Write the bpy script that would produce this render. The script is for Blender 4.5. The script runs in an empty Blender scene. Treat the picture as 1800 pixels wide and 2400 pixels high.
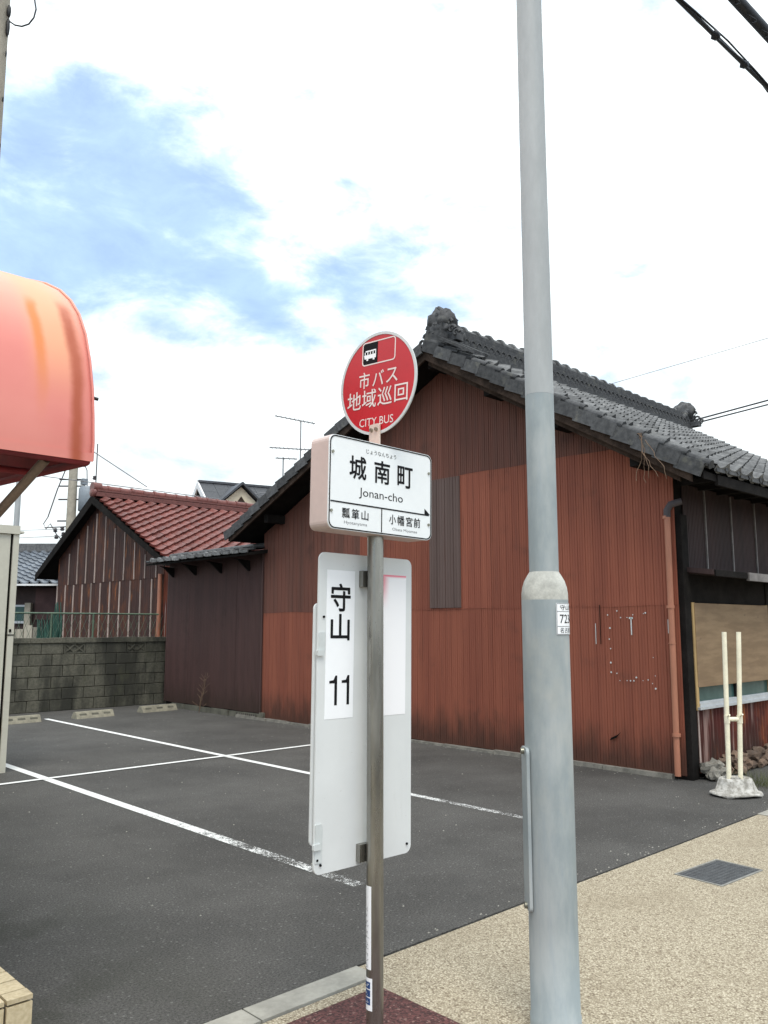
import bpy, math, random
from mathutils import Vector, Matrix, noise as mnoise
R = math.radians
S = bpy.context.scene
COL = S.collection
random.seed(7)

# ------------------------------------------------------------------ camera, sky, sun, exposure
# world axes: +X runs along the street, +Y runs into the parking lot, Z up, metres
cam_d = bpy.data.cameras.new('camera')
cam_d.sensor_fit = 'VERTICAL'; cam_d.sensor_height = 24; cam_d.lens = 19.26
cam_d.clip_start = 0.05; cam_d.clip_end = 3000
cam = bpy.data.objects.new('camera', cam_d); COL.objects.link(cam)
cam.location = (0, 0, 1.5); cam.rotation_euler = (R(97.85), 0, R(-43.6))
S.camera = cam

SUN_EL, SUN_AZ = 62.0, 218.0          # azimuth clockwise from +Y
w = bpy.data.worlds.new('World'); S.world = w; w.use_nodes = True
nt = w.node_tree; nt.nodes.clear()
def wn(t, **k):
    n = nt.nodes.new(t)
    for a, b in k.items(): setattr(n, a, b)
    return n
def wl(a, b): nt.links.new(a, b)
def wmath(op, a, b=None, c=None, clamp=False):
    n = wn('ShaderNodeMath', operation=op, use_clamp=clamp)
    for i, v in enumerate((a, b, c)):
        if v is None: continue
        if isinstance(v, (int, float)): n.inputs[i].default_value = v
        else: wl(v, n.inputs[i])
    return n.outputs[0]
sky = wn('ShaderNodeTexSky', sky_type='NISHITA', sun_disc=False)
sky.sun_elevation = R(SUN_EL); sky.sun_rotation = R(SUN_AZ)
sky.air_density = 1.0; sky.dust_density = 0.6; sky.ozone_density = 1.6
bg_sky = wn('ShaderNodeBackground'); bg_sky.inputs['Strength'].default_value = 0.15
wl(sky.outputs[0], bg_sky.inputs['Color'])
tc = wn('ShaderNodeTexCoord')
dirv = tc.outputs['Generated']
mp = wn('ShaderNodeMapping'); mp.inputs['Scale'].default_value = (1.0, 1.0, 2.1); wl(dirv, mp.inputs['Vector'])
def wnoise(scale, detail, rough, dist=0.0):
    n = wn('ShaderNodeTexNoise'); n.inputs['Scale'].default_value = scale; n.inputs['Detail'].default_value = detail
    n.inputs['Roughness'].default_value = rough; n.inputs['Distortion'].default_value = dist
    wl(mp.outputs[0], n.inputs['Vector']); return n.outputs['Fac']
n1 = wnoise(3.1, 9, 0.56, 0.25); n2 = wnoise(9.0, 8, 0.62, 0.3)
# wide clear gaps between the clouds (directions in the sky)
GAPS = [((0.276, 0.842, 0.45), 0.095, 0.90), ((0.30, 0.82, 0.475), 0.035, 0.5), ((0.345, 0.818, 0.460), 0.090, 0.90), ((0.399, 0.796, 0.455), 0.085, 1.00),
        ((0.453, 0.778, 0.435), 0.075, 1.00), ((0.519, 0.754, 0.403), 0.062, 0.95), ((0.569, 0.715, 0.406), 0.050, 0.75), ((0.611, 0.673, 0.417), 0.055, 0.70),
        ((0.652, 0.630, 0.421), 0.045, 0.55), ((0.689, 0.584, 0.429), 0.035, 0.35), ((0.292, 0.855, 0.428), 0.080, 0.90),
        ((-0.6, 0.3, 0.75), 0.2, 0.8), ((0.1, -0.8, 0.6), 0.22, 0.8), ((-0.8, -0.4, 0.4), 0.2, 0.8), ((0.85, -0.35, 0.45), 0.18, 0.7)]
nw = wn('ShaderNodeTexNoise'); nw.inputs['Scale'].default_value = 5.0; nw.inputs['Detail'].default_value = 5; wl(mp.outputs[0], nw.inputs['Vector'])
off = wn('ShaderNodeVectorMath', operation='MULTIPLY_ADD'); wl(nw.outputs['Color'], off.inputs[0]); off.inputs[1].default_value = (.26, .26, .20); off.inputs[2].default_value = (-.13, -.13, -.10)
wadd = wn('ShaderNodeVectorMath', operation='ADD'); wl(dirv, wadd.inputs[0]); wl(off.outputs[0], wadd.inputs[1]); warped = wadd.outputs[0]
gap = None
for d, rad, amp in GAPS:
    v = Vector(d).normalized()
    sub = wn('ShaderNodeVectorMath', operation='DISTANCE'); wl(warped, sub.inputs[0]); sub.inputs[1].default_value = v
    mr = wn('ShaderNodeMapRange', interpolation_type='SMOOTHSTEP'); wl(sub.outputs['Value'], mr.inputs['Value'])
    mr.inputs['From Min'].default_value = rad * 2.3; mr.inputs['From Max'].default_value = rad * 0.1
    mr.inputs['To Min'].default_value = 0; mr.inputs['To Max'].default_value = amp
    gap = mr.outputs[0] if gap is None else wmath('MAXIMUM', gap, mr.outputs[0])
nz = wmath('ADD', wmath('MULTIPLY', n1, 1.15), wmath('MULTIPLY', n2, 0.95))     # about 0.9 on average
cl = wmath('SUBTRACT', wmath('ADD', nz, -0.11), wmath('MULTIPLY', gap, 0.80))
cm = wn('ShaderNodeMapRange', interpolation_type='SMOOTHSTEP'); wl(cl, cm.inputs['Value'])
cm.inputs['From Min'].default_value = 0.34; cm.inputs['From Max'].default_value = 0.90
cm.inputs['To Min'].default_value = 0.42; cm.inputs['To Max'].default_value = 1.0
sh = wn('ShaderNodeMapRange'); wl(n2, sh.inputs['Value'])
sh.inputs['From Min'].default_value = 0.3; sh.inputs['From Max'].default_value = 0.6
sh.inputs['To Min'].default_value = 0.80; sh.inputs['To Max'].default_value = 1.14
bg_cl = wn('ShaderNodeBackground'); bg_cl.inputs['Color'].default_value = (0.93, 0.97, 1.0, 1)
sepw = wn('ShaderNodeSeparateXYZ'); wl(dirv, sepw.inputs[0])
zen = wn('ShaderNodeMapRange'); wl(sepw.outputs[2], zen.inputs['Value'])          # an overcast sky is brightest overhead
zen.inputs['From Min'].default_value = 0.0; zen.inputs['From Max'].default_value = 1.0
zen.inputs['To Min'].default_value = 0.76; zen.inputs['To Max'].default_value = 1.25
wl(wmath('MULTIPLY', sh.outputs[0], zen.outputs[0]), bg_cl.inputs['Strength'])
veil = wn('ShaderNodeMix', data_type='RGBA'); wl(cm.outputs[0], veil.inputs[0])    # thin veils stay blue, thick cloud is white
veil.inputs[6].default_value = (0.44, 0.74, 1.15, 1); veil.inputs[7].default_value = (0.91, 0.98, 1.0, 1); wl(veil.outputs[2], bg_cl.inputs['Color'])
mixw = wn('ShaderNodeMixShader'); wl(cm.outputs[0], mixw.inputs[0]); wl(bg_sky.outputs[0], mixw.inputs[1]); wl(bg_cl.outputs[0], mixw.inputs[2])
wo = wn('ShaderNodeOutputWorld'); wl(mixw.outputs[0], wo.inputs['Surface'])

sun_d = bpy.data.lights.new('sun', 'SUN'); sun_d.energy = 1.5; sun_d.angle = R(28); sun_d.color = (1.0, 0.95, 0.87)
sun = bpy.data.objects.new('sun', sun_d); COL.objects.link(sun)
sd = Vector((math.sin(R(SUN_AZ)) * math.cos(R(SUN_EL)), math.cos(R(SUN_AZ)) * math.cos(R(SUN_EL)), math.sin(R(SUN_EL))))
sun.rotation_euler = sd.to_track_quat('Z', 'Y').to_euler(); sun.location = sd * 60
S.view_settings.view_transform = 'Standard'; S.view_settings.look = 'None'
S.view_settings.exposure = 0.58; S.view_settings.gamma = 1.0; S.view_settings.use_curve_mapping = False

# ------------------------------------------------------------------ material helpers
class T:
    def __init__(self, name):
        self.m = bpy.data.materials.new(name); self.m.use_nodes = True
        self.t = self.m.node_tree; self.t.nodes.clear()
        self.out = self.n('ShaderNodeOutputMaterial'); self.b = self.n('ShaderNodeBsdfPrincipled')
        self.l(self.b.outputs[0], self.out.inputs['Surface'])
    def n(self, t, **k):
        x = self.t.nodes.new(t)
        for a, b in k.items(): setattr(x, a, b)
        return x
    def l(self, a, b): self.t.links.new(a, b)
    def put(self, sock, v):
        if hasattr(v, 'default_value') or isinstance(v, bpy.types.NodeSocket): self.l(v, sock)
        elif isinstance(v, (tuple, list)) and sock.type == 'RGBA' and len(v) == 3: sock.default_value = (*v, 1)
        else: sock.default_value = v
    def pos(self, scale=(1, 1, 1), obj=False, off=(0, 0, 0)):
        src = self.n('ShaderNodeTexCoord').outputs['Object'] if obj else self.n('ShaderNodeNewGeometry').outputs['Position']
        m = self.n('ShaderNodeMapping'); m.inputs['Scale'].default_value = scale; m.inputs['Location'].default_value = off
        self.l(src, m.inputs['Vector']); return m.outputs[0]
    def noise(self, scale, detail=4, rough=.55, sc=(1, 1, 1), obj=False, off=(0, 0, 0), dist=0):
        n = self.n('ShaderNodeTexNoise'); n.inputs['Scale'].default_value = scale; n.inputs['Detail'].default_value = detail
        n.inputs['Roughness'].default_value = rough; n.inputs['Distortion'].default_value = dist
        self.l(self.pos(sc, obj, off), n.inputs['Vector']); return n.outputs['Fac']
    def voro(self, scale, feature='F1', out='Distance', sc=(1, 1, 1), obj=False):
        n = self.n('ShaderNodeTexVoronoi', feature=feature); n.inputs['Scale'].default_value = scale
        self.l(self.pos(sc, obj), n.inputs['Vector']); return n.outputs[out]
    def rng(self, v, a, b, c=0.0, d=1.0, smooth=True):
        n = self.n('ShaderNodeMapRange', interpolation_type='SMOOTHSTEP' if smooth else 'LINEAR')
        self.put(n.inputs['Value'], v)
        for k, q in zip(('From Min', 'From Max', 'To Min', 'To Max'), (a, b, c, d)): n.inputs[k].default_value = q
        return n.outputs[0]
    def math(self, op, a, b=None, clamp=False):
        n = self.n('ShaderNodeMath', operation=op, use_clamp=clamp); self.put(n.inputs[0], a)
        if b is not None: self.put(n.inputs[1], b)
        return n.outputs[0]
    def mix(self, f, a, b, blend='MIX'):
        n = self.n('ShaderNodeMix', data_type='RGBA', blend_type=blend)
        self.put(n.inputs[0], f); self.put(n.inputs[6], a); self.put(n.inputs[7], b); return n.outputs[2]
    def sep(self, i):
        s = self.n('ShaderNodeSeparateXYZ'); self.l(self.n('ShaderNodeNewGeometry').outputs['Position'], s.inputs[0]); return s.outputs[i]
    def rnd(self): return self.n('ShaderNodeObjectInfo').outputs['Random']
    def bump(self, h, strength=.3, dist=.01):
        n = self.n('ShaderNodeBump'); n.inputs['Strength'].default_value = strength; n.inputs['Distance'].default_value = dist
        self.put(n.inputs['Height'], h); self.l(n.outputs[0], self.b.inputs['Normal'])
    def fin(self, col, rough=.7, metal=0.0, spec=None):
        self.put(self.b.inputs['Base Color'], col); self.put(self.b.inputs['Roughness'], rough)
        self.put(self.b.inputs['Metallic'], metal)
        if spec is not None: self.b.inputs['Specular IOR Level'].default_value = spec
        return self.m
def plain(name, col, rough=.7, var=.25, scale=6.0, metal=0.0, bump=.15, bscale=90, randv=.0, sc=(1, 1, 1), obj=False, spec=None):
    """paint, metal or wood with blotchy tone and fine grain"""
    t = T(name)
    f = t.rng(t.noise(scale, 6, .6, sc, obj), .3, .7, 1 - var, 1 + var * .6)
    f2 = t.rng(t.noise(scale * 9, 3, .6, sc, obj), .25, .75, 1 - var * .4, 1 + var * .3)
    f = t.math('MULTIPLY', f, f2)
    if randv: f = t.math('MULTIPLY', f, t.rng(t.rnd(), 0, 1, 1 - randv, 1 + randv, False))
    c = t.mix(1.0, col, f, 'MULTIPLY')
    if bump: t.bump(t.noise(bscale, 3, .6, sc, obj), bump, .004)
    return t.fin(c, rough, metal, spec)

MAT = {}
# ground
t = T('asphalt')
grain = t.noise(260, 3, .7); speck = t.voro(75)
c = t.mix(t.rng(t.noise(.7, 6, .65), .25, .75), (.050, .0475, .044), (.090, .086, .080))
c = t.mix(t.rng(t.noise(2.2, 6, .65, off=(3, 1, 0)), .5, .72, 0, .3), c, (.048, .046, .044))
c = t.mix(1, c, t.rng(t.noise(95, 3, .7), .32, .68, .45, 1.65, False), 'MULTIPLY')
c = t.mix(1, c, t.rng(grain, .3, .7, .55, 1.5, False), 'MULTIPLY')
vc_ = t.n('ShaderNodeSeparateColor'); t.l(t.voro(62, out='Color'), vc_.inputs[0])
sp = t.math('MULTIPLY', t.rng(vc_.outputs[0], .86, .98), t.rng(t.voro(62), .50, .22))
c = t.mix(t.math('MULTIPLY', sp, .55), c, (.24, .23, .22))
damp = t.math('MULTIPLY', t.rng(t.noise(1.3, 5, .6, off=(9, 0, 0)), .45, .62), t.rng(t.sep(0), 2.4, 1.2, 0, .65))
c = t.mix(damp, c, (.030, .032, .022))
t.bump(t.math('ADD', grain, t.math('MULTIPLY', speck, -.6)), .55, .006)
MAT['asphalt'] = t.fin(c, .86, 0, .3)
t = T('wash_aggregate')
v = t.voro(125, out='Color'); vs = t.n('ShaderNodeSeparateColor'); t.l(v, vs.inputs[0])
c = t.mix(t.rng(vs.outputs[0], 0, 1), (.34, .292, .205), (.55, .485, .365))
c = t.mix(t.rng(vs.outputs[1], .80, .95), c, (.17, .130, .085))
c = t.mix(t.rng(t.voro(125), .38, .62, 0, .65), c, (.17, .13, .085))
c = t.mix(t.rng(t.noise(1.1, 6, .65), .45, .72, 0, .38), c, (.22, .175, .115))
c = t.mix(t.rng(t.noise(5, 5, .6, off=(5, 5, 0)), .58, .75, 0, .35), c, (.20, .155, .10))
t.bump(t.math('MULTIPLY', t.voro(95), -1.0), .5, .005)
MAT['aggregate'] = t.fin(c, .85)
t = T('dark_red_resin')
v = t.voro(120, out='Color'); vs = t.n('ShaderNodeSeparateColor'); t.l(v, vs.inputs[0])
c = t.mix(t.rng(vs.outputs[0], 0, 1), (.035, .012, .011), (.115, .040, .036))
c = t.mix(t.rng(vs.outputs[1], .9, 1), c, (.22, .13, .11)); t.bump(t.voro(120), .5, .004)
MAT['resin'] = t.fin(c, .85)
MAT['kerb'] = plain('kerb_concrete', (.33, .315, .275), .9, .2, 5, bump=.4, bscale=160)
MAT['earth'] = plain('earth', (.05, .045, .04), .95, .3, 2, bump=.5, bscale=60)
t = T('worn_road_paint')
t.fin((.74, .74, .72), .8)
tr = t.n('ShaderNodeBsdfTransparent'); mx = t.n('ShaderNodeMixShader')
f = t.math('ADD', t.math('ADD', t.noise(110, 4, .75), t.math('MULTIPLY', t.noise(26, 5, .7), .5)), t.math('MULTIPLY', t.noise(3, 4, .6), .45))
worn = t.rng(t.sep(1), 7.5, 3.9, 0.0, .24)
t.l(t.rng(t.math('SUBTRACT', f, worn), .72, .86), mx.inputs[0]); t.l(tr.outputs[0], mx.inputs[1]); t.l(t.b.outputs[0], mx.inputs[2]); t.l(mx.outputs[0], t.out.inputs['Surface'])
MAT['paint'] = t.m
# painted ribbed sheet walls: streaks run down the sheet
def sheet(name, a, b, stain, low=True, rust=None, light=None):
    t = T(name)
    st = t.noise(5.5, 6, .62, (1, 1, .07)); st2 = t.noise(24, 4, .6, (1, 1, .05), off=(3, 4, 0))
    c = t.mix(t.rng(st, .34, .68), a, b)
    c = t.mix(t.rng(st2, .54, .76, 0, .38), c, stain)
    c = t.mix(t.rng(t.noise(1.6, 6, .62), .56, .74, 0, .5), c, stain)
    f = t.rng(t.rnd(), 0, 1, .88, 1.1, False); c = t.mix(1, c, f, 'MULTIPLY')
    if low:   # splash dirt near the ground, ragged
        h = t.math('ADD', t.sep(2), t.math('MULTIPLY', t.noise(7, 5, .6, (1, 1, .3)), -.7))
        c = t.mix(t.rng(h, .22, -.32, 0, .78), c, (.040, .026, .020))
    if rust:
        r = t.noise(2.6, 7, .66, (1, 1, .45), off=(1, 7, 2)); c = t.mix(t.rng(r, .47, .62, 0, .9), c, rust)
        c = t.mix(t.rng(t.noise(7, 6, .65, (1, 1, .16), off=(6, 2, 2)), .58, .70, 0, .75), c, (.34, .115, .035))
    if light:
        c = t.mix(t.rng(t.noise(17, 4, .6, (1, 1, .035), off=(2, 2, 8)), .56, .66, 0, .75), c, light)
    t.bump(t.noise(140, 3, .6, (1, 1, .2)), .12, .003)
    return t.fin(c, .68, 0, .22)
MAT['red_sheet'] = sheet('red_painted_sheet', (.275, .090, .055), (.225, .071, .045), (.108, .044, .032))
MAT['brown_sheet'] = sheet('faded_shaded_brown_sheet', (.120, .055, .041), (.168, .066, .047), (.050, .027, .022), False)  # browner weathered sheets, with part of the eave shade in the colour
MAT['dark_sheet'] = sheet('dark_maroon_sheet', (.066, .037, .034), (.082, .044, .040), (.040, .025, .022))
MAT['black_sheet'] = sheet('dark_street_sheet', (.038, .024, .023), (.052, .030, .028), (.020, .014, .014), False)
MAT['grey_sheet'] = sheet('grey_patch_sheet', (.098, .066, .058), (.128, .088, .078), (.085, .035, .022), False)
MAT['rust_sheet'] = sheet('rusty_sheet', (.062, .028, .023), (.042, .022, .019), (.026, .015, .013), False, (.095, .034, .019))
MAT['rust_corr'] = sheet('rusty_corrugated', (.095, .022, .018), (.060, .018, .015), (.024, .013, .012), True, (.17, .045, .024), (.36, .25, .22))
MAT['batten'] = plain('weathered_batten', (.42, .33, .29), .8, .45, 5, sc=(1, 1, .15))
MAT['dark_wood'] = plain('dark_weathered_wood', (.015, .013, .012), .9, .4, 5, bump=.4, bscale=50, spec=.1)
MAT['brown_wood'] = plain('brown_weathered_wood', (.050, .034, .026), .9, .5, 7, bump=.4, bscale=50, spec=.1)
MAT['cream_wood'] = plain('pale_frame_wood', (.42, .28, .12), .75, .3, 7, sc=(1, 1, .2))
t = T('plywood')
g = t.noise(14, 6, .6, (.16, 1, 1)); c = t.mix(t.rng(g, .35, .68), (.20, .128, .068), (.27, .18, .10))
c = t.mix(t.rng(t.noise(2.3, 6, .65), .5, .75, 0, .5), c, (.17, .105, .06)); c = t.mix(t.rng(t.noise(9, 5, .6, (.5, 1, 1.5)), .64, .76, 0, .6), c, (.08, .05, .035))
MAT['plywood'] = t.fin(c, .75)
# roofs
def tilemat(name, a, b, rough, lichen, randv=.22, spec=.5):
    t = T(name)
    c = t.mix(t.rng(t.noise(16, 5, .6), .3, .7), a, b)
    c = t.mix(t.rng(t.noise(6, 6, .68, off=(2, 2, 2)), .56, .72, 0, .6), c, lichen)
    c = t.mix(1, c, t.rng(t.rnd(), 0, 1, 1 - randv, 1 + randv, False), 'MULTIPLY')
    t.bump(t.noise(80, 4, .6), .25, .004)
    return t.fin(c, rough, 0, spec)
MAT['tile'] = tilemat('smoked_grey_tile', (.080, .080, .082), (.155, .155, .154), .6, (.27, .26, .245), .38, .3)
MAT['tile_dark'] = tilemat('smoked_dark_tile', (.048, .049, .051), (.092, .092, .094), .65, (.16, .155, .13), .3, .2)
MAT['red_tile'] = tilemat('red_brown_tile', (.135, .040, .033), (.200, .066, .053), .45, (.070, .026, .023), .22)
MAT['blue_tile'] = tilemat('blue_grey_tile', (.13, .15, .175), (.20, .22, .25), .32, (.11, .12, .135), .2)
MAT['slate'] = tilemat('dark_slate', (.043, .046, .055), (.065, .067, .075), .55, (.05, .05, .05), .2)
MAT['cream_wall'] = plain('cream_render', (.72, .62, .46), .9, .08, 3)
MAT['white_trim'] = plain('white_trim', (.78, .78, .78), .6, .08, 3)
# concrete, blocks
t = T('stained_block')
c = t.mix(t.rng(t.noise(30, 5, .6), .3, .7), (.092, .088, .066), (.150, .142, .108))
c = t.mix(1, c, t.rng(t.rnd(), 0, 1, .92, 1.08, False), 'MULTIPLY')
c = t.mix(t.rng(t.noise(1.7, 6, .6, (1, 1, .30)), .42, .60, 0, .9), c, (.026, .026, .020))
c = t.mix(t.rng(t.noise(3.0, 6, .65, (1, 1, .5), off=(4, 4, 4)), .56, .72, 0, .55), c, (.085, .086, .050))
t.bump(t.noise(120, 4, .65), .5, .006); MAT['block'] = t.fin(c, .92)
MAT['mortar'] = plain('mortar', (.115, .11, .085), .95, .3, 6, bump=.4)
MAT['stop'] = plain('stop_concrete', (.27, .25, .19), .9, .25, 12, bump=.5, bscale=140, randv=.1)
MAT['pole_concrete'] = plain('pole_concrete', (.40, .36, .29), .9, .18, 7, bump=.4, bscale=120)
MAT['footing'] = plain('footing_cement', (.22, .205, .175), .92, .35, 9, bump=.5, bscale=80)
MAT['stone'] = plain('rubble_stone', (.145, .096, .066), .9, .45, 7, bump=.7, bscale=45, randv=.3)
t = T('base_concrete')
c = t.mix(t.rng(t.noise(20, 6, .65), .35, .65), (.25, .235, .205), (.55, .53, .49)); c = t.mix(t.rng(t.noise(7, 6, .65, (1, 1, .5)), .55, .7, 0, .6), c, (.17, .15, .12))
t.bump(t.noise(60, 5, .65), .6, .008); MAT['stand_base'] = t.fin(c, .9)
# metals, signs
t = T('galvanised_post')
c = t.mix(t.rng(t.noise(7, 6, .6, (1, 1, .35)), .35, .68), (.265, .305, .315), (.40, .425, .42))
c = t.mix(t.rng(t.noise(60, 4, .65, (1, 1, .08)), .45, .7, 0, .45), c, (.30, .345, .37))
c = t.mix(t.rng(t.noise(2.4, 5, .6, off=(1, 8, 3)), .55, .75, 0, .4), c, (.48, .46, .40))
c = t.mix(t.rng(t.noise(18, 6, .7, (1, 1, .6), off=(7, 1, 3)), .66, .74, 0, .5), c, (.22, .25, .26))
t.bump(t.noise(90, 3, .6, (1, 1, .2)), .1, .003)
MAT['galv'] = t.fin(c, t.rng(t.noise(12, 4, .6), .3, .7, .52, .68), .06)
MAT['galv_dull'] = plain('weathered_post_upper', (.40, .415, .415), .6, .10, 5, metal=.0, bump=.08, sc=(1, 1, .3))
MAT['shoulder'] = plain('warm_lit_collar', (.47, .465, .42), .75, .25, 14, bump=.2)  # paler and warmer than the post: warm light painted into the shoulder
t = T('stainless_post')
c = t.mix(t.rng(t.noise(14, 5, .6, (1, 1, .2)), .3, .7), (.23, .222, .198), (.35, .34, .31))
MAT['steel'] = t.fin(c, t.rng(t.noise(40, 4, .6, (1, 1, .1)), .3, .7, .24, .36), .9)
MAT['sign_white'] = plain('sign_white', (.86, .88, .88), .32, .03, 4, bump=0)
MAT['sign_side'] = plain('sign_side_pink_reflection', (.62, .50, .455), .30, .06, 5, bump=0)  # white box body, pink reflection of its surroundings put into the colour
t = T('board_grey'); c = t.mix(t.rng(t.noise(3, 5, .6), .3, .7), (.66, .675, .665), (.72, .735, .725))
c = t.mix(t.rng(t.noise(16, 5, .65, (1, 1, .12)), .56, .78, 0, .22), c, (.42, .41, .37)); c = t.mix(t.rng(t.noise(70, 3, .6), .70, .78, 0, .4), c, (.35, .32, .27)); MAT['board_grey'] = t.fin(c, .5)
MAT['sticker'] = plain('sticker_white', (.93, .94, .95), .4, .02, 4, bump=0)
MAT['ink'] = plain('sign_black', (.010, .010, .011), .6, .1, 4, bump=0, spec=.12)
MAT['grey_ink'] = plain('sign_grey_ink', (.20, .20, .21), .5, .1, 4, bump=0)
MAT['sign_red'] = plain('sign_red', (.52, .012, .022), .30, .06, 5, bump=0)
MAT['sign_pink'] = plain('sign_lettering', (.80, .70, .66), .4, .05, 5, bump=0)
MAT['sign_rim'] = plain('sign_rim', (.60, .63, .62), .4, .08, 5, bump=0)
MAT['bracket'] = plain('bracket_pink_lit', (.66, .53, .45), .5, .1, 9, bump=.05)  # pinkish reflected light is part of this colour
MAT['bolt'] = plain('bolt_steel', (.32, .31, .25), .35, .15, 30, metal=.8, bump=0)
MAT['sticker_blue'] = plain('sticker_blue', (.018, .062, .20), .5, .15, 30, bump=0)
t = T('faded_print')       # white paper whose red print has bleached, deeper along the top and the post side
gx = t.rng(t.math('ADD', t.sep(0), t.math('MULTIPLY', t.noise(30, 3), .008)), 2.170, 2.222, 1, 0)
gz = t.rng(t.sep(2), 1.545, 1.685, 0, 1); top = t.rng(t.sep(2), 1.680, 1.690, 0, .9)
f = t.math('MAXIMUM', t.math('MULTIPLY', gx, gz), top)
MAT['faded'] = t.fin(t.mix(f, (.94, .93, .94), (.80, .12, .19)), .45)
MAT['cream_pipe'] = plain('cream_pipe', (.84, .78, .60), .5, .1, 9, bump=.05)
MAT['pipe_brown'] = plain('brown_plastic_pipe', (.40, .165, .10), .5, .14, 5, bump=.05, sc=(1, 1, .3))
MAT['alu'] = plain('aluminium', (.50, .52, .54), .45, .12, 9, metal=.4, bump=.05)
MAT['dull_alu'] = plain('dull_canopy_edge', (.20, .18, .17), .6, .3, 9, metal=.2, bump=.1)
t = T('teal_glass'); MAT['glass'] = t.fin(t.mix(t.rng(t.noise(5, 3), .3, .7), (.03, .075, .072), (.05, .10, .096)), .15, 0, .25)
MAT['black'] = plain('black_rubber', (.014, .014, .016), .6, .2, 20, bump=.1)
MAT['cable'] = plain('cable_black', (.016, .018, .026), .55, .2, 20, bump=0)
MAT['wire_grey'] = plain('thin_wire', (.20, .20, .21), .6, .1, 9, bump=0)
MAT['shed'] = plain('beige_shed_paint', (.58, .56, .47), .5, .07, 3, bump=.03)
MAT['manhole'] = plain('manhole_iron', (.100, .105, .110), .6, .25, 25, metal=.3, bump=.3)
MAT['manhole_rim'] = plain('manhole_rim', (.24, .235, .215), .7, .2, 25, bump=.2)
t = T('cream_step_tile')
c = t.mix(t.rng(t.noise(60, 5, .6), .3, .7), (.47, .375, .225), (.60, .495, .32)); c = t.mix(t.rng(t.noise(9, 5, .65), .52, .72, 0, .4), c, (.25, .19, .11))
c = t.mix(1, c, t.rng(t.rnd(), 0, 1, .9, 1.08, False), 'MULTIPLY'); MAT['step_tile'] = t.fin(c, .6)
MAT['grout'] = plain('dark_grout', (.11, .09, .065), .95, .3, 9)
MAT['awn_frame'] = plain('awning_tube', (.22, .16, .12), .6, .25, 8, metal=.2)
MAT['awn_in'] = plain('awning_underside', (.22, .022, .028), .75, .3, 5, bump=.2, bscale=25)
t = T('faded_awning')
X, Z = t.sep(0), t.sep(2)
c = t.mix(t.rng(t.noise(2.2, 4, .5), .35, .65), (.66, .20, .165), (.70, .24, .195))
c = t.mix(t.rng(Z, 2.42, 2.9, 0, .85), c, (.84, .44, .30))                # paler and more orange towards the crown of the cloth
wob = t.math('MULTIPLY', t.math('SUBTRACT', t.noise(3.5, 5, .6), .5), .045)
dx2 = t.math('ABSOLUTE', t.math('SUBTRACT', t.math('ADD', X, wob), 1.142)); dx1 = t.math('ABSOLUTE', t.math('SUBTRACT', t.math('ADD', X, wob), 1.02))
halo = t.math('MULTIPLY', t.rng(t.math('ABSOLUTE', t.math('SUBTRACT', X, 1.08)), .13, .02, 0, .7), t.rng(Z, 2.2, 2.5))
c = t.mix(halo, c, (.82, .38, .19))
s1 = t.math('MULTIPLY', t.rng(dx1, .032, .004, 0, .9), t.math('MULTIPLY', t.rng(Z, 2.14, 2.52), t.rng(Z, 2.70, 2.62)))
c = t.mix(s1, c, (.66, .19, .035))
s2 = t.math('MULTIPLY', t.rng(dx2, .036, .004, 0, 1), t.math('MULTIPLY', t.rng(Z, 2.72, 2.63), t.rng(t.noise(5, 5, .6, (1, 1, .25), off=(4, 1, 1)), .25, .6, .55, .95))); c = t.mix(s2, c, (.38, .070, .022))
t.bump(t.noise(7, 3, .5), .06, .02)
MAT['awning'] = t.fin(c, .5)
MAT['dry_plant'] = plain('dry_stem', (.20, .13, .085), .9, .3, 20)
MAT['grass'] = plain('grass_blade', (.085, .095, .028), .8, .4, 12)
MAT['net'] = plain('green_net', (.022, .075, .056), .8, .35, 9, sc=(3, 3, .4))
MAT['rail'] = plain('green_rail', (.10, .15, .10), .6, .3, 9)
MAT['house_dark'] = plain('dark_brown_wall', (.055, .036, .034), .85, .25, 3)
MAT['house_mauve'] = plain('mauve_wall', (.095, .05, .048), .85, .2, 3)
MAT['pale_panel'] = plain('pale_plank', (.34, .31, .25), .85, .3, 4, sc=(1, 1, .2), randv=.2)
MAT['transformer'] = plain('transformer_grey', (.23, .26, .29), .5, .15, 6)
MAT['dark_void'] = plain('dark_interior', (.010, .009, .008), .95, .1, 5, bump=0, spec=.05)
MAT['shop'] = plain('shop_render', (.55, .50, .42), .9, .12, 3)
MAT['hook'] = plain('dark_elbow', (.06, .05, .055), .6, .2, 9)

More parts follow.
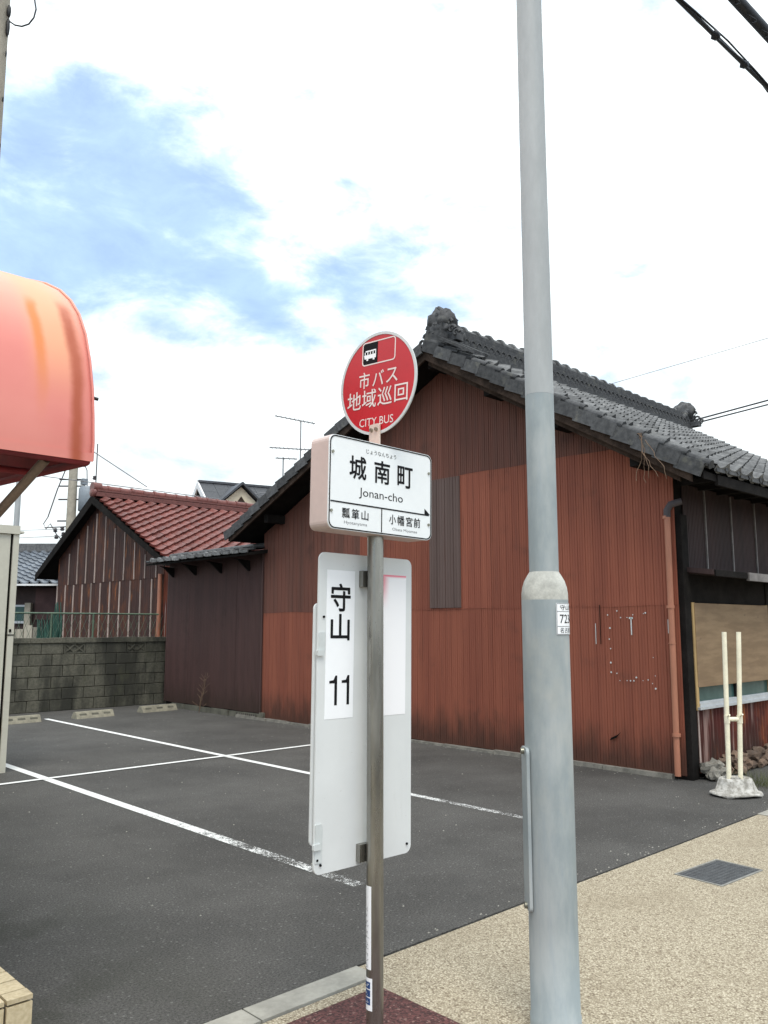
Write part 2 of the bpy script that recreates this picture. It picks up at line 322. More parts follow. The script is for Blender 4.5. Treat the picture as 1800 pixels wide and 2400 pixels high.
# ------------------------------------------------------------------ mesh helpers
class MB:
    def __init__(self): self.v = []; self.f = []; self.mi = []; self.sm = []
    def add(self, vs, fs, mi=0, smooth=False):
        o = len(self.v); self.v += [tuple(p) for p in vs]
        for f in fs: self.f.append([o + i for i in f]); self.mi.append(mi); self.sm.append(smooth)
        return self
    def box(self, x0, x1, y0, y1, z0, z1, mi=0, M=None):
        vs = [Vector((x, y, z)) for z in (z0, z1) for y in (y0, y1) for x in (x0, x1)]
        if M is not None: vs = [M @ p for p in vs]
        return self.add(vs, [(0, 2, 3, 1), (4, 5, 7, 6), (0, 1, 5, 4), (2, 6, 7, 3), (0, 4, 6, 2), (1, 3, 7, 5)], mi)
    def tube(self, pts, r, n=8, mi=0, cap=True):
        pts = [Vector(p) for p in pts]; rr = r if isinstance(r, (list, tuple)) else [r] * len(pts)
        vs = []; prev = None
        for i, p in enumerate(pts):
            d = (pts[min(i + 1, len(pts) - 1)] - pts[max(i - 1, 0)]).normalized()
            a = Vector((0, 0, 1)) if abs(d.z) < .9 else Vector((1, 0, 0))
            if prev is not None: a = prev
            u = (a - d * a.dot(d)).normalized(); prev = u; v = d.cross(u)
            vs += [p + (u * math.cos(2 * math.pi * k / n) + v * math.sin(2 * math.pi * k / n)) * rr[i] for k in range(n)]
        fs = [(i * n + k, i * n + (k + 1) % n, (i + 1) * n + (k + 1) % n, (i + 1) * n + k) for i in range(len(pts) - 1) for k in range(n)]
        self.add(vs, fs, mi, True); o = len(vs)
        if cap: self.capfaces(o, n, len(pts), mi)
        return self
    def capfaces(self, o, n, m, mi):
        b0 = len(self.v) - o
        for f in (list(range(n))[::-1], [(m - 1) * n + k for k in range(n)]):      # caps get their own points, so the sides stay evenly shaded
            c0 = len(self.v); self.v += [self.v[b0 + i] for i in f]; self.f.append(list(range(c0, c0 + n))); self.mi.append(mi); self.sm.append(False)
    def lathe(self, c, prof, n=24, mi=0):
        c = Vector(c); vs = [c + Vector((r * math.cos(2 * math.pi * k / n), r * math.sin(2 * math.pi * k / n), z)) for r, z in prof for k in range(n)]
        fs = [(i * n + k, i * n + (k + 1) % n, (i + 1) * n + (k + 1) % n, (i + 1) * n + k) for i in range(len(prof) - 1) for k in range(n)]
        self.add(vs, fs, mi, True); self.capfaces(len(vs), n, len(prof), mi); return self
    def prism(self, poly, off, mi=0):
        """closed 3-D polygon swept by a vector"""
        n = len(poly); off = Vector(off); a = [Vector(p) for p in poly]; vs = a + [p + off for p in a]
        fs = [tuple(range(n))[::-1], tuple(range(n, 2 * n))] + [(i, (i + 1) % n, n + (i + 1) % n, n + i) for i in range(n)]
        return self.add(vs, fs, mi)
    def blob(self, c, r, seed=0, amp=.25, sub=2, freq=1.6, mi=0):
        import bmesh
        bm = bmesh.new(); bmesh.ops.create_icosphere(bm, subdivisions=sub, radius=1.0)
        c = Vector(c); vs = []
        for v in bm.verts:
            k = 1 + amp * mnoise.noise(v.co * freq + Vector((seed * 3.1, seed, 0)))
            vs.append(c + Vector((v.co.x * r[0], v.co.y * r[1], v.co.z * r[2])) * k)
        fs = [[q.index for q in f.verts] for f in bm.faces]; bm.free()
        return self.add(vs, fs, mi, True)
    def mesh(self, name, mats):
        m = bpy.data.meshes.new(name); m.from_pydata(self.v, [], self.f)
        for q in (mats if isinstance(mats, (list, tuple)) else [mats]): m.materials.append(MAT[q])
        m.polygons.foreach_set('material_index', self.mi); m.polygons.foreach_set('use_smooth', self.sm)
        m.update(); return m
    def build(self, name, mats, parent=None, smooth_angle=None):
        return link(name, self.mesh(name, mats), parent)
INV = {}
def link(name, data, parent=None, M=None):
    o = bpy.data.objects.new(name, data); COL.objects.link(o)
    if M is not None: o.matrix_basis = M
    if parent is not None: o.parent = parent; o.matrix_parent_inverse = INV[parent.name]
    INV[o.name] = o.matrix_basis.inverted()
    return o
def thing(name, label, cat, loc=(0, 0, 0), group=None):
    o = link(name, None, None, Matrix.Translation(Vector(loc))); o.empty_display_size = .2
    return tag(o, label, cat, group)
def tag(o, label=None, cat=None, group=None, kind=None):
    if label: o['label'] = label
    if cat: o['category'] = cat
    if group: o['group'] = group
    if kind: o['kind'] = kind
    return o
def structure(o, label=None): o['kind'] = 'structure'; return tag(o, label)
def frame(o, x, y, z):
    x, y, z = Vector(x), Vector(y), Vector(z)
    return Matrix(((x.x, y.x, z.x, o[0]), (x.y, y.y, z.y, o[1]), (x.z, y.z, z.z, o[2]), (0, 0, 0, 1)))
def rrect(w, h, r, n=5):
    pts = []
    for cx, cy, a0 in ((w / 2 - r, h / 2 - r, 0), (-w / 2 + r, h / 2 - r, 90), (-w / 2 + r, -h / 2 + r, 180), (w / 2 - r, -h / 2 + r, 270)):
        for k in range(n + 1): a = R(a0 + 90 * k / n); pts.append((cx + r * math.cos(a), cy + r * math.sin(a)))
    return pts
def plate(mb, M, poly, z0, z1, mi=0):
    mb.prism([M @ Vector((x, y, z0)) for x, y in poly], (M.to_3x3() @ Vector((0, 0, z1 - z0))), mi)
def ring2d(mb, M, outer, inner, z0, z1, mi=0):
    n = len(outer); vs = [M @ Vector((x, y, z)) for z in (z0, z1) for P in (outer, inner) for x, y in P]
    fs = []
    for i in range(n):
        j = (i + 1) % n
        fs += [(2 * n + i, 2 * n + j, 3 * n + j, 3 * n + i), (i, j, 2 * n + j, 2 * n + i), (n + j, n + i, 3 * n + i, 3 * n + j)]
    mb.add(vs, fs, mi)
def glyphs(body, w, h, bold=0.0):
    c = bpy.data.curves.new('lettering', 'FONT'); c.body = body; c.size = 1; c.resolution_u = 3
    o = bpy.data.objects.new('lettering', c); COL.objects.link(o)
    dg = bpy.context.evaluated_depsgraph_get(); m = bpy.data.meshes.new_from_object(o.evaluated_get(dg))
    vs = [v.co.copy() for v in m.vertices]; fs = [tuple(p.vertices) for p in m.polygons]
    bpy.data.objects.remove(o); bpy.data.curves.remove(c); bpy.data.meshes.remove(m)
    x0, x1 = min(v.x for v in vs), max(v.x for v in vs); y0, y1 = min(v.y for v in vs), max(v.y for v in vs)
    kx = w / (x1 - x0); ky = h / (y1 - y0)
    return [((v.x - (x0 + x1) / 2) * kx, (v.y - (y0 + y1) / 2) * ky) for v in vs], fs
def lettering(M, items, mat, parent, z=.0012, wrap=None, name='lettering'):
    """flat print: items are (text, centre x, centre y, width, height, boldness)"""
    for body, cx, cy, ww, hh, bold in items:
        mb = MB()
        vs, fs = glyphs(body, ww, hh, bold)
        if bold > 0 and not wrap:        # heavier strokes: overlaid prints, each a hair above the last
            e = bold * hh
            for k, (ex, ey) in enumerate(((e, 0), (-e, 0), (0, e), (0, -e), (e * .7, e * .7), (-e * .7, e * .7), (e * .7, -e * .7), (-e * .7, -e * .7))):
                mb.add([M @ Vector((cx + x + ex, cy + y + ey, z + .00008 * (k + 1))) for x, y in vs], fs)
        if wrap: P = [wrap(cx + x, cy + y) for x, y in vs]
        else: P = [M @ Vector((cx + x, cy + y, z)) for x, y in vs]
        mb.add(P, fs); mb.build(name, mat, parent)

# ------------------------------------------------------------------ ground
g = MB(); g.box(-500, 500, -500, 500, -.5, -.03); structure(g.build('ground', 'earth'))
g = MB(); g.box(-30, 60, 2.909, 40, -.029, 0); structure(g.build('parking_lot', 'asphalt'))
g = MB(); g.box(-30, 60, -1.6, 2.76, -.029, -.004); g.box(2.60, 60, 2.7605, 2.899, -.029, -.004); structure(g.build('sidewalk', 'aggregate'))
g = MB(); g.box(-60, 90, -30, -1.75, -.15, -.10); structure(g.build('road', 'asphalt'))
g = MB(); g.box(-60, 90, -1.75, -1.605, -.15, -.002); structure(g.build('roadside_kerb', 'kerb'))
kr = thing('kerb_row', 'grey concrete kerb stones between asphalt lot and beige footpath', 'kerb', (1.9, 2.83, 0))
for k in range(8):
    b = MB(); x1 = 2.592 - k * .605; b.box(x1 - .598, x1, 2.768, 2.899, -.028, .004 - .0005 * (k % 3)); b.build('kerb_stone', 'kerb', kr)
b = MB(); b.box(6.9, 7.5, 2.78, 2.902, -.003, .003); b.box(7.506, 8.1, 2.78, 2.902, -.003, .003)
tag(b.build('kerb_slab', 'kerb'), 'short pale kerb slabs at the far edge of the beige footpath', 'kerb')
b = MB(); b.box(.9, 2.525, .6, 2.685, -.003, .002); structure(b.build('paved_patch', 'resin'))
for nm, q in (('parking_line', (5.392, 5.470, 4.02, 13.62)), ('parking_line', (3.32, 3.41, 3.74, 9.6)), ('parking_line', (2.2, 7.78, 8.318, 8.390))):
    mb = MB(); zz = .004 if q[1] - q[0] < 1 else .0075
    mb.add([(q[0], q[2], zz), (q[1], q[2], zz), (q[1], q[3], zz), (q[0], q[3], zz)], [(0, 1, 2, 3)]); structure(mb.build(nm, 'paint'))

# ------------------------------------------------------------------ manhole in the footpath
t_ = thing('utility_cover', 'dark square iron access cover set in the beige footpath', 'manhole cover', (5.15, 2.42, 0))
M0 = Matrix.Translation((5.145, 2.42, -.004)) @ Matrix.Rotation(R(-4), 4, 'Z')
b = MB(); fr_o, fr_i = rrect(.50, .31, .006, 1), rrect(.475, .285, .004, 1); ring2d(b, M0, fr_o, fr_i, 0, .005); b.build('rim', 'manhole_rim', t_)
b = MB(); plate(b, M0, rrect(.468, .278, .004, 1), -.01, .002)
for i in range(15):
    for j in range(9):
        x, y = -.21 + i * .03, -.12 + j * .03
        plate(b, M0 @ Matrix.Translation((x, y, 0)) @ Matrix.Rotation(R(45), 4, 'Z'), [(-.008, -.008), (.008, -.008), (.008, .008), (-.008, .008)], .002, .0045)
b.build('lid', 'manhole', t_)

# ------------------------------------------------------------------ wheel stops
def wheel_stop(x, y, L, rz, label):
    M = Matrix.Translation((x, y, 0)) @ Matrix.Rotation(R(rz), 4, 'Z'); mb = MB()
    prof = [(-.10, 0), (-.085, .03), (-.035, .105), (.035, .105), (.085, .03), (.10, 0)]
    mb.prism([M @ Vector((-L / 2, a, c)) for a, c in prof], M.to_3x3() @ Vector((L, 0, 0)))
    o = mb.build('wheel_stop', 'stop'); tag(o, label, 'wheel stop', 'concrete wheel stops along the block wall')
    s = MB()
    for q in (-.32, 0, .32): s.prism([M @ Vector((q * L - .06, -.0745, .05)), M @ Vector((q * L + .06, -.0745, .05)), M @ Vector((q * L + .06, -.0615, .0695)), M @ Vector((q * L - .06, -.0615, .0695))], M.to_3x3() @ Vector((0, .01, .01)))
    s.build('reflector_slot', 'mortar', o)
wheel_stop(4.92, 13.36, .60, 3, 'concrete wheel stop next to the beige metal shed')
wheel_stop(6.10, 13.36, .66, 4, 'middle concrete wheel stop of the three, at the painted line end')
wheel_stop(7.35, 13.52, .70, 5, 'concrete wheel stop beside the dark maroon wall')

# ------------------------------------------------------------------ concrete block wall
bw = thing('block_wall', 'old stained concrete block wall with pierced ornamental blocks behind the lot', 'wall', (6.5, 14.8, 0))
b = MB(); b.box(4.2, 8.33, 14.775, 14.865, 0, 1.19)
b.build('mortar_core', 'mortar', bw)
bm_ = [None]
def block_mesh():
    mb = MB(); w_, h_, d_ = .388, .188, .03; c_ = .006
    o = [(-w_ / 2, -h_ / 2), (w_ / 2, -h_ / 2), (w_ / 2, h_ / 2), (-w_ / 2, h_ / 2)]
    i = [(a * (1 - 2 * c_ / w_), q * (1 - 2 * c_ / h_)) for a, q in o]
    vs = [(x, 0, z) for x, z in o] + [(x, -d_ + .005, z) for x, z in o] + [(x, -d_, z) for x, z in i]
    fs = [(8, 9, 10, 11)] + [(k, (k + 1) % 4, 4 + (k + 1) % 4, 4 + k) for k in range(4)] + [(4 + k, 4 + (k + 1) % 4, 8 + (k + 1) % 4, 8 + k) for k in range(4)]
    mb.add(vs, fs); return mb.mesh('block', 'block')
bmesh_ = block_mesh()
def pierced(x, z):
    mb = MB(); Y0, Y1 = 14.744, 14.776
    for q in ((x - .194, x + .194, z - .094, z - .074), (x - .194, x + .194, z + .074, z + .094), (x - .194, x - .174, z - .074, z + .074), (x + .174, x + .194, z - .074, z + .074)): mb.box(q[0], q[1], Y0, Y1, q[2], q[3])
    for cx in (x - .087, x + .087):
        for s in (-1, 1):
            M = Matrix.Translation((cx, (Y0 + Y1) / 2, z)) @ Matrix.Rotation(R(40 * s), 4, 'Y'); mb.box(-.105, .105, -.012 + .001 * s, .012 + .001 * s, -.010, .010, 0, M)
    mb.tube([(x + .05 * math.cos(a), 14.757, z + .05 * math.sin(a)) for a in [k * math.pi / 6 for k in range(13)]], .009, 5)
    mb.build('pierced_block', 'block', bw)
    v = MB(); v.box(x - .174, x + .174, 14.7705, 14.7745, z - .074, z + .074); v.build('pierced_opening', 'mortar', bw)
for row in range(6):
    for k in range(11):
        x = 8.13 - k * .40 + (0.0 if row % 2 else -.0); z = .098 + row * .198
        if row % 2: x -= .2
        if x - .19 < 4.2: continue
        if row == 5 and abs(x - 7.53) < .2: pierced(x, z); continue
        if row == 5 and abs(x - 6.33) < .2: pierced(x, z); continue
        link('block', bmesh_, bw, Matrix.Translation((x + random.uniform(-.002, .002), 14.776 + random.uniform(-.003, .003), z)) @ Matrix.Rotation(random.uniform(-.003, .003), 4, 'Y'))
b = MB()
for k in range(11):
    x = 8.33 - k * .4; b.box(x - .396, x, 14.725, 14.91, 1.19 + .001 * (k % 2), 1.275 + .003 * (k % 3))
b.build('coping', 'block', bw)

# ------------------------------------------------------------------ ribbed sheet helper
def ribs(mb, origin, along, out, u0, u1, zb, zt, pitch=.0333, depth=.0045, wave=False):
    """vertical ribbed sheet: u runs along `along` from origin, ribs stand towards `out`; zb, zt are functions of u"""
    o, a, n = Vector(origin), Vector(along), Vector(out); us = []
    k0 = math.floor(u0 / pitch); k1 = math.ceil(u1 / pitch)
    for k in range(k0, k1 + 1):
        deep = depth * (1.45 if k % 3 == 0 else .8)
        prof = [(i / 6, depth * math.sin(2 * math.pi * i / 6)) for i in range(6)] if wave else [(0, 0), (.68, 0), (.74, -deep), (.94, -deep)]
        us += [((k + f) * pitch, d) for f, d in prof]
    us = [(u0, 0)] + [q for q in us if u0 + .001 < q[0] < u1 - .001] + [(u1, 0)]
    vs = []; fs = []
    for u, d in us:
        p = o + a * u + n * d; vs += [(p.x, p.y, zb(u)), (p.x, p.y, zt(u))]
    for i in range(len(us) - 1): fs.append((2 * i, 2 * i + 2, 2 * i + 3, 2 * i + 1))
    mb.add(vs, fs)
    # folded back edges give the sheet its thickness
    for q in (0, len(us) - 1):
        p0, p1 = Vector(vs[2 * q]), Vector(vs[2 * q + 1]); mb.add([p0, p1, p1 - n * .012, p0 - n * .012], [(0, 1, 2, 3)])
    return mb

# ------------------------------------------------------------------ main house
WX, Y0, Y1 = 7.86, 3.95, 11.10                     # gable wall plane and its two ends
RY, RZ, EZ, EY0, EY1 = 7.02, 5.10, 2.97, 3.45, 11.55
RXA, RXB = 7.42, 14.75
SL = (RZ - EZ) / (RY - EY0); SLB = (RZ - EZ) / (EY1 - RY)
def roof_z(y): return RZ - (SL * (RY - y) if y < RY else SLB * (y - RY))
ho = thing('tin_clad_house', 'old gabled house clad in red brown ribbed tin under a grey tiled roof', 'house', (9, 7.5, 0))
b = MB()
b.prism([(WX + .02, Y0 + .02, .0), (WX + .02, Y1, 0), (WX + .02, Y1, roof_z(Y1) - .2), (WX + .02, RY, RZ - .2), (WX + .02, Y0 + .02, roof_z(Y0) - .2)], (6.5, 0, 0))
b.box(WX + .02, 10.2, Y1 + .001, 14.18, 0, 2.73)
wall = b.build('wall', 'dark_wood', ho)
TOP = lambda y: roof_z(y) - .19
wd = .795
rows = [(.035, 1.712, 'red_sheet', 0.0, Y1), (1.70, 3.42, 'red_sheet', .004, Y1), (3.405, 9, 'brown_sheet', .008, Y1)]
for zb, zt, mat, pr, yl in rows:
    y = Y0 + .02; k = 0
    while y < yl - .01:
        y2 = min(y + wd, yl)
        if y2 > yl - .2: y2 = yl
        tf = (lambda u, zt=zt: min(zt, TOP(u)))
        if max(tf(y), tf(y2), tf((y + y2) / 2)) > zb + .03:
            mb = MB(); m_ = mat
            if mat == 'red_sheet' and zb > 1 and y > 7.3: m_ = 'brown_sheet' if k >= 6 else 'red_sheet'
            ribs(mb, (WX - pr - .0015 * (k % 2), 0, 0), (0, 1, 0), (-1, 0, 0), y, y2 + .006, (lambda u, zb=zb, tf=tf: min(zb + .006 * math.sin(u * 5), tf(u) - .001)), tf)
            mb.build('wall_sheet', m_, wall)
        y = y2; k += 1
mb = MB(); ribs(mb, (WX - .018, 0, 0), (0, 1, 0), (-1, 0, 0), 6.84, 7.37, lambda u: 1.72, lambda u: 3.40, .048, .006)
tag(mb.build('patch_sheet', 'grey_sheet', wall), 'grey mismatched patch sheet')
y = Y1 + .008
for k in range(4):
    mb = MB(); ribs(mb, (WX - .002 * (k % 2), 0, 0), (0, 1, 0), (-1, 0, 0), y, y + .765, lambda u: .10 + .004 * math.sin(u * 9), lambda u: 2.70, .0333, .009)
    mb.build('wall_sheet', 'dark_sheet', wall); y += .768
b = MB(); b.box(WX + .0, WX + .019, 14.19, 14.24, .1, 2.6); b.box(WX - .03, WX - .006, Y1 - .012, Y1 + .016, .05, 2.66); b.build('corner_trim', 'dark_sheet', ho)
mb = MB(); ribs(mb, (0, 14.2, 0), (1, 0, 0), (0, 1, 0), 7.87, 9.0, lambda u: .16, lambda u: 2.6); mb.build('wall_sheet', 'dark_sheet', wall)
# footings
b = MB()
y = 4.1
while y < 11.0:
    L = random.uniform(.4, .9); b.box(WX - random.uniform(.03, .055), WX + .012, y, y + L - .01, 0, random.uniform(.028, .05)); y += L
b.build('cement_skirt', 'footing', ho)
b = MB(); y = 11.12
for L in (.5, .42, .55, .4, .5, .45):
    b.box(WX - random.uniform(.0, .03), WX + .015, y, y + L - .015, 0, random.uniform(.07, .095)); y += L
b.box(WX - .04, WX + .012, 11.0, 11.11, 0, .12); b.build('footing_block', 'mortar', ho)
b = MB(); b.box(WX - .034, WX - .03, 11.2, 11.75, .02, .075); b.build('vent_opening', 'dark_void', ho)
b = MB()
for k in range(9): b.box(WX - .042, WX - .035, 11.21 + k * .06, 11.23 + k * .06, .02, .075)
b.box(WX - .0415, WX - .0355, 11.2, 11.75, .04, .05); b.build('vent_grille', 'footing', ho)
# marks on the wall: pale screw holes of a vanished notice board, scrapes
b = MB(); pts = []
for k in range(7): pts.append((4.76 - k * .075 + random.uniform(-.02, .02), 1.62 + random.uniform(-.05, .02)))
for k in range(5): pts.append((4.77 + random.uniform(-.01, .01), 1.48 - k * .115))
for k in range(5): pts.append((4.245 + random.uniform(-.012, .012), 1.47 - k * .15))
for k in range(9): pts.append((4.68 - k * .05, .945 + random.uniform(-.03, .03)))
for yy, zz in pts:
    if random.random() < .15: continue
    yy += random.gauss(0, .012); zz += random.gauss(0, .014); r_ = random.uniform(.004, .0105); b.prism([(WX - .0125, yy + r_ * math.cos(a), zz + r_ * math.sin(a)) for a in [k * math.pi / 4 for k in range(8)]], (.004, 0, 0))
for yy, z0, z1, ww in ((4.49, 1.40, 1.58, .012), (4.475, 1.565, 1.585, .045), (4.08, 1.42, 1.56, .008), (4.065, 1.36, 1.52, .006), (4.92, 1.30, 1.52, .006)):
    b.box(WX - .012, WX - .009, yy, yy + ww, z0, z1)
b.build('paint_mark', 'sign_rim', wall)
b = MB(); b.box(WX - .013, WX - .0095, 4.86, 4.868, 1.3, 1.72); b.prism([(WX - .012, 4.78, .33), (WX - .012, 4.70, .37), (WX - .012, 4.66, .40), (WX - .012, 4.72, .335), (WX - .012, 4.80, .30)], (-.004, 0, 0)); b.build('tear_mark', 'dark_void', wall)

# roof: boarding, barge boards, tiles
CS = math.hypot(1, SL); LEN = (RY - EY0) * CS; LENB = (EY1 - RY) * math.hypot(1, SLB)
b = MB(); th = .11
for sgn, ye in ((1, EY0), (-1, EY1)):
    b.prism([(RXA + .03, ye, EZ - .03), (RXA + .03, RY, RZ - .03), (RXA + .03, RY, RZ - .03 - th * CS), (RXA + .03, ye, EZ - .03 - th * .6)], (RXB - RXA - .06, 0, 0))
roof = b.build('roof', 'dark_wood', ho)
b = MB()
for sgn, ye in ((1, EY0), (-1, EY1)):
    b.prism([(RXA + .02, ye + .1 * sgn, EZ + .02), (RXA + .02, RY, RZ - .05), (RXA + .02, RY, RZ - .22), (RXA + .02, ye + .1 * sgn, EZ - .12)], (-.03, 0, 0))
b.build('barge_board', 'brown_wood', roof)
b = MB(); b.prism([(RXA + .055, EY0 + .25, EZ - .02), (RXA + .055, RY, RZ - .19), (RXA + .055, RY, RZ - .28), (RXA + .055, EY0 + .25, EZ - .09)], (.03, 0, 0)); b.build('under_board', 'brown_wood', roof)
b = MB()
for yy in (4.2, 5.15, 6.1, 7.02, 8.2, 9.4, 10.6):
    b = MB(); b.box(RXA + .1, WX + .015, yy - .05, yy + .05, roof_z(yy) - .31, roof_z(yy) - .18); b.build('purlin_end', 'dark_wood', roof)
b = MB(); b.box(RXA + .3, 13, EY0 - .015, EY0 + .02, EZ - .13, EZ - .03)
for k in range(14): x = RXA + .5 + k * .45; b.box(x, x + .05, EY0 + .02, 3.95, EZ - .05, EZ + .0)
b.build('eave_board', 'dark_wood', roof)
TW, TL = .268, .235
def pan_tile(name, mat, w_=TW, l_=.275, lip=.032, trough=.02, roll=.034, nseg=8):
    mb = MB(); prof = []
    for i in range(nseg + 1):
        u = i / nseg
        z = -trough * math.sin(math.pi * u / .70) if u < .70 else roll * math.sin(math.pi * (u - .70) / .30)
        prof.append((u * w_, z))
    vs = [(x, 0, z + .012 + lip * .75) for x, z in prof] + [(x, l_, z + .004) for x, z in prof] + [(x, .006, z + .012 - lip * .25) for x, z in prof]
    n = nseg + 1; fs = [(i, i + 1, n + i + 1, n + i) for i in range(nseg)] + [(2 * n + i, 2 * n + i + 1, i + 1, i) for i in range(nseg)]
    mb.add(vs, fs, 0, False)
    return mb, mb.mesh(name, mat)
def slope_frames(x0, x1, ye, ze, sl, length, facing, tw=TW, tl=TL):
    c = math.hypot(1, sl); sg = 1 if facing < 0 else -1
    up = Vector((0, sg / c, sl / c)); xa = Vector((sg, 0, 0)); nn = xa.cross(up)
    nx, ny = int((x1 - x0) / tw), int(length / tl + .5); res = []
    for j in range(ny):
        for i in range(nx):
            p = Vector((x0 if sg > 0 else x1, ye, ze)) + xa * (i * tw) + up * (j * tl) + nn * .004
            res.append((p, xa, up, nn))
    return res
def lay(frames, mb, me, parent, mat, name, limit, eye=Vector((0, 0, 1.5)), jit=.012):
    frames = sorted(frames, key=lambda f: (f[0] - eye).length); rest = MB()
    for k, (p, xa, up, nn) in enumerate(frames):
        M = frame(p + nn * random.uniform(-.003, .004), xa, up, nn) @ Matrix.Rotation(random.uniform(-jit, jit), 4, 'Z') @ Matrix.Rotation(random.uniform(-jit, jit), 4, 'X')
        if k < limit: link(name, me, parent, M)
        else: rest.add([M @ Vector(v) for v in mb.v], mb.f)
    if rest.v: tag(rest.build(name + '_field', mat, parent), kind='stuff')
tm, tme = pan_tile('roof_tile', 'tile', TW, .275, .062, .028, .046)
fr = slope_frames(RXA + .20, RXB - .2, EY0 - .03, EZ + .0, SL, LEN - .12, -1)
lay(fr, tm, tme, roof, 'tile', 'roof_tile', 295)
fr = slope_frames(RXA + .20, RXB - .2, EY1 + .03, EZ + .0, SLB, LENB - .12, 1)
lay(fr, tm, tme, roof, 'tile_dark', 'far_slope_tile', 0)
# rake tiles: each has a drop face along the gable edge
def rake_mesh(name, mat):
    mb = MB(); L = .285
    mb.box(0, .20, 0, L, .008, .034); mb.box(-.012, .014, 0, L, -.105, .0338)
    mb.tube([(.115, -.006, .032), (.115, L, .032)], .046, 8); return mb.mesh(name, mat)
rk = rake_mesh('rake_tile', 'tile_dark')
for sg, ye in ((1, EY0), (-1, EY1)):
    sl_ = SL if sg > 0 else SLB; cs_ = math.hypot(1, sl_)
    up = Vector((0, sg / cs_, sl_ / cs_)); nn = Vector((0, -sg * sl_ / cs_, 1 / cs_)); k = 0
    xa = Vector((1, 0, 0))
    while k * .26 < (LEN if sg > 0 else LENB) - .2:
        M = frame(Vector((RXA - .03, ye - .03 * sg, EZ)) + up * (k * .26) + nn * (.012 + random.uniform(-.004, .004)), xa, up, nn) if sg > 0 else None
        if sg < 0:
            M = frame(Vector((RXA - .03, ye - .03 * sg, EZ)) + up * (k * .26) + nn * (.012 + random.uniform(-.004, .004)), xa, up, nn)
        link('rake_tile', rk, roof, M @ Matrix.Rotation(R(-5.5 + random.uniform(-1, 1)), 4, 'X') @ Matrix.Rotation(random.uniform(-.03, .03), 4, 'Z')); k += 1
# eave tiles with round ends
mb = MB(); mb.tube([(0, 0, 0), (0, .05, 0)], .042, 10); mb.tube([(0, -.008, 0), (0, 0, 0)], .03, 10); mb.box(-.20, -.03, .0, .02, -.045, .0); ee = mb.mesh('eave_tile', 'tile_dark')
for k in range(22):
    link('eave_tile', ee, roof, Matrix.Translation((RXA + .20 + TW * (k + .86), EY0 - .045, EZ + .038 + random.uniform(-.006, .006))))
# ridge: stacked flat courses under round caps
b = MB(); zz = RZ - .04
for k, hw in enumerate((.19, .175, .155, .15, .145, .14, .135)):
    b.box(RXA + .10 + .012 * k, 14.45 - .012 * k, RY - hw, RY + hw, zz, zz + .044); zz += .048
ridge = b.build('ridge_course', 'tile_dark', roof)
b = MB()
for k in range(50):     # lattice of arched tiles set in the ridge face
    x = RXA + .45 + k * .13
    for r_ in (0, 1): b.tube([(x + .065 * r_ + .05 * math.cos(a), RY - .151, RZ + .06 + r_ * .07 + .05 * math.sin(a)) for a in (0, .8, 1.57, 2.35, 3.14)], .008, 4)
tag(b.build('ridge_lattice', 'tile_dark', roof), kind='stuff')
mb = MB(); mb.tube([(0, 0, 0), (.27, 0, 0)], .078, 10); mb.tube([(.0, 0, .0), (.05, 0, .0)], .108, 10); rc = mb.mesh('ridge_cap', 'tile')
for k in range(24):
    link('ridge_cap', rc, roof, Matrix.Translation((RXA + .42 + k * .268, RY + random.uniform(-.006, .006), zz - .005 + .03 * math.sin(k * .22))) @ Matrix.Rotation(random.uniform(-.02, .02), 4, 'Y'))
def ogre_tile(x, sg, sc=1.0):
    """carved ridge-end tile: domed head, curling locks and side fins"""
    mb = MB(); z0 = RZ + .12
    mb.blob((x, RY, z0 + .30 * sc), (.21 * sc, .25 * sc, .20 * sc), 3, .3, 3, 3.6)
    mb.blob((x - .07 * sg, RY, z0 + .15 * sc), (.12 * sc, .21 * sc, .14 * sc), 5, .4, 3, 3.5)
    for s in (-1, 1):
        for i, (dy, dz, r0) in enumerate(((.15, .36, .06), (.20, .22, .075), (.27, .10, .07), (.36, .02, .06))):
            c = Vector((x - .05 * sg, RY + s * dy * sc, z0 + dz * sc))
            mb.tube([c + Vector((-.03 * sg * (k / 9), math.cos(k * .75) * r0 * (1 - k / 13) * s, math.sin(k * .75) * r0 * (1 - k / 13))) * sc for k in range(10)], [.026 * sc * (1 - k / 14) for k in range(10)], 6)
        mb.tube([(x - .12 * sg, RY + s * .05 * sc, z0 + .36 * sc), (x - .16 * sg, RY + s * .06 * sc, z0 + .36 * sc)], .028 * sc, 7)
        mb.tube([(x - .06 * sg, RY + s * .1 * sc, z0 + .42 * sc), (x - .08 * sg, RY + s * .02, z0 + .5 * sc), (x + .04 * sg, RY, z0 + .5 * sc)], .03 * sc, 6)
    for k in range(5): mb.blob((x + (.06 + .05 * k) * sg, RY - .12, z0 + (.30 - .05 * k) * sc), (.06, .05, .06), k, .4, 2, 3)
    mb.tube([(x - .13 * sg, RY - .14 * sc, z0 + .10 * sc), (x - .16 * sg, RY, z0 + .07 * sc), (x - .13 * sg, RY + .14 * sc, z0 + .10 * sc)], .025 * sc, 6)
    mb.box(x - .04, x + .10, RY - .34 * sc, RY + .34 * sc, z0 - .06, z0 + .03)
    mb.build('ridge_end_tile', 'tile_dark', roof)
ogre_tile(RXA + .32, 1, .84); ogre_tile(14.46, -1, .85)
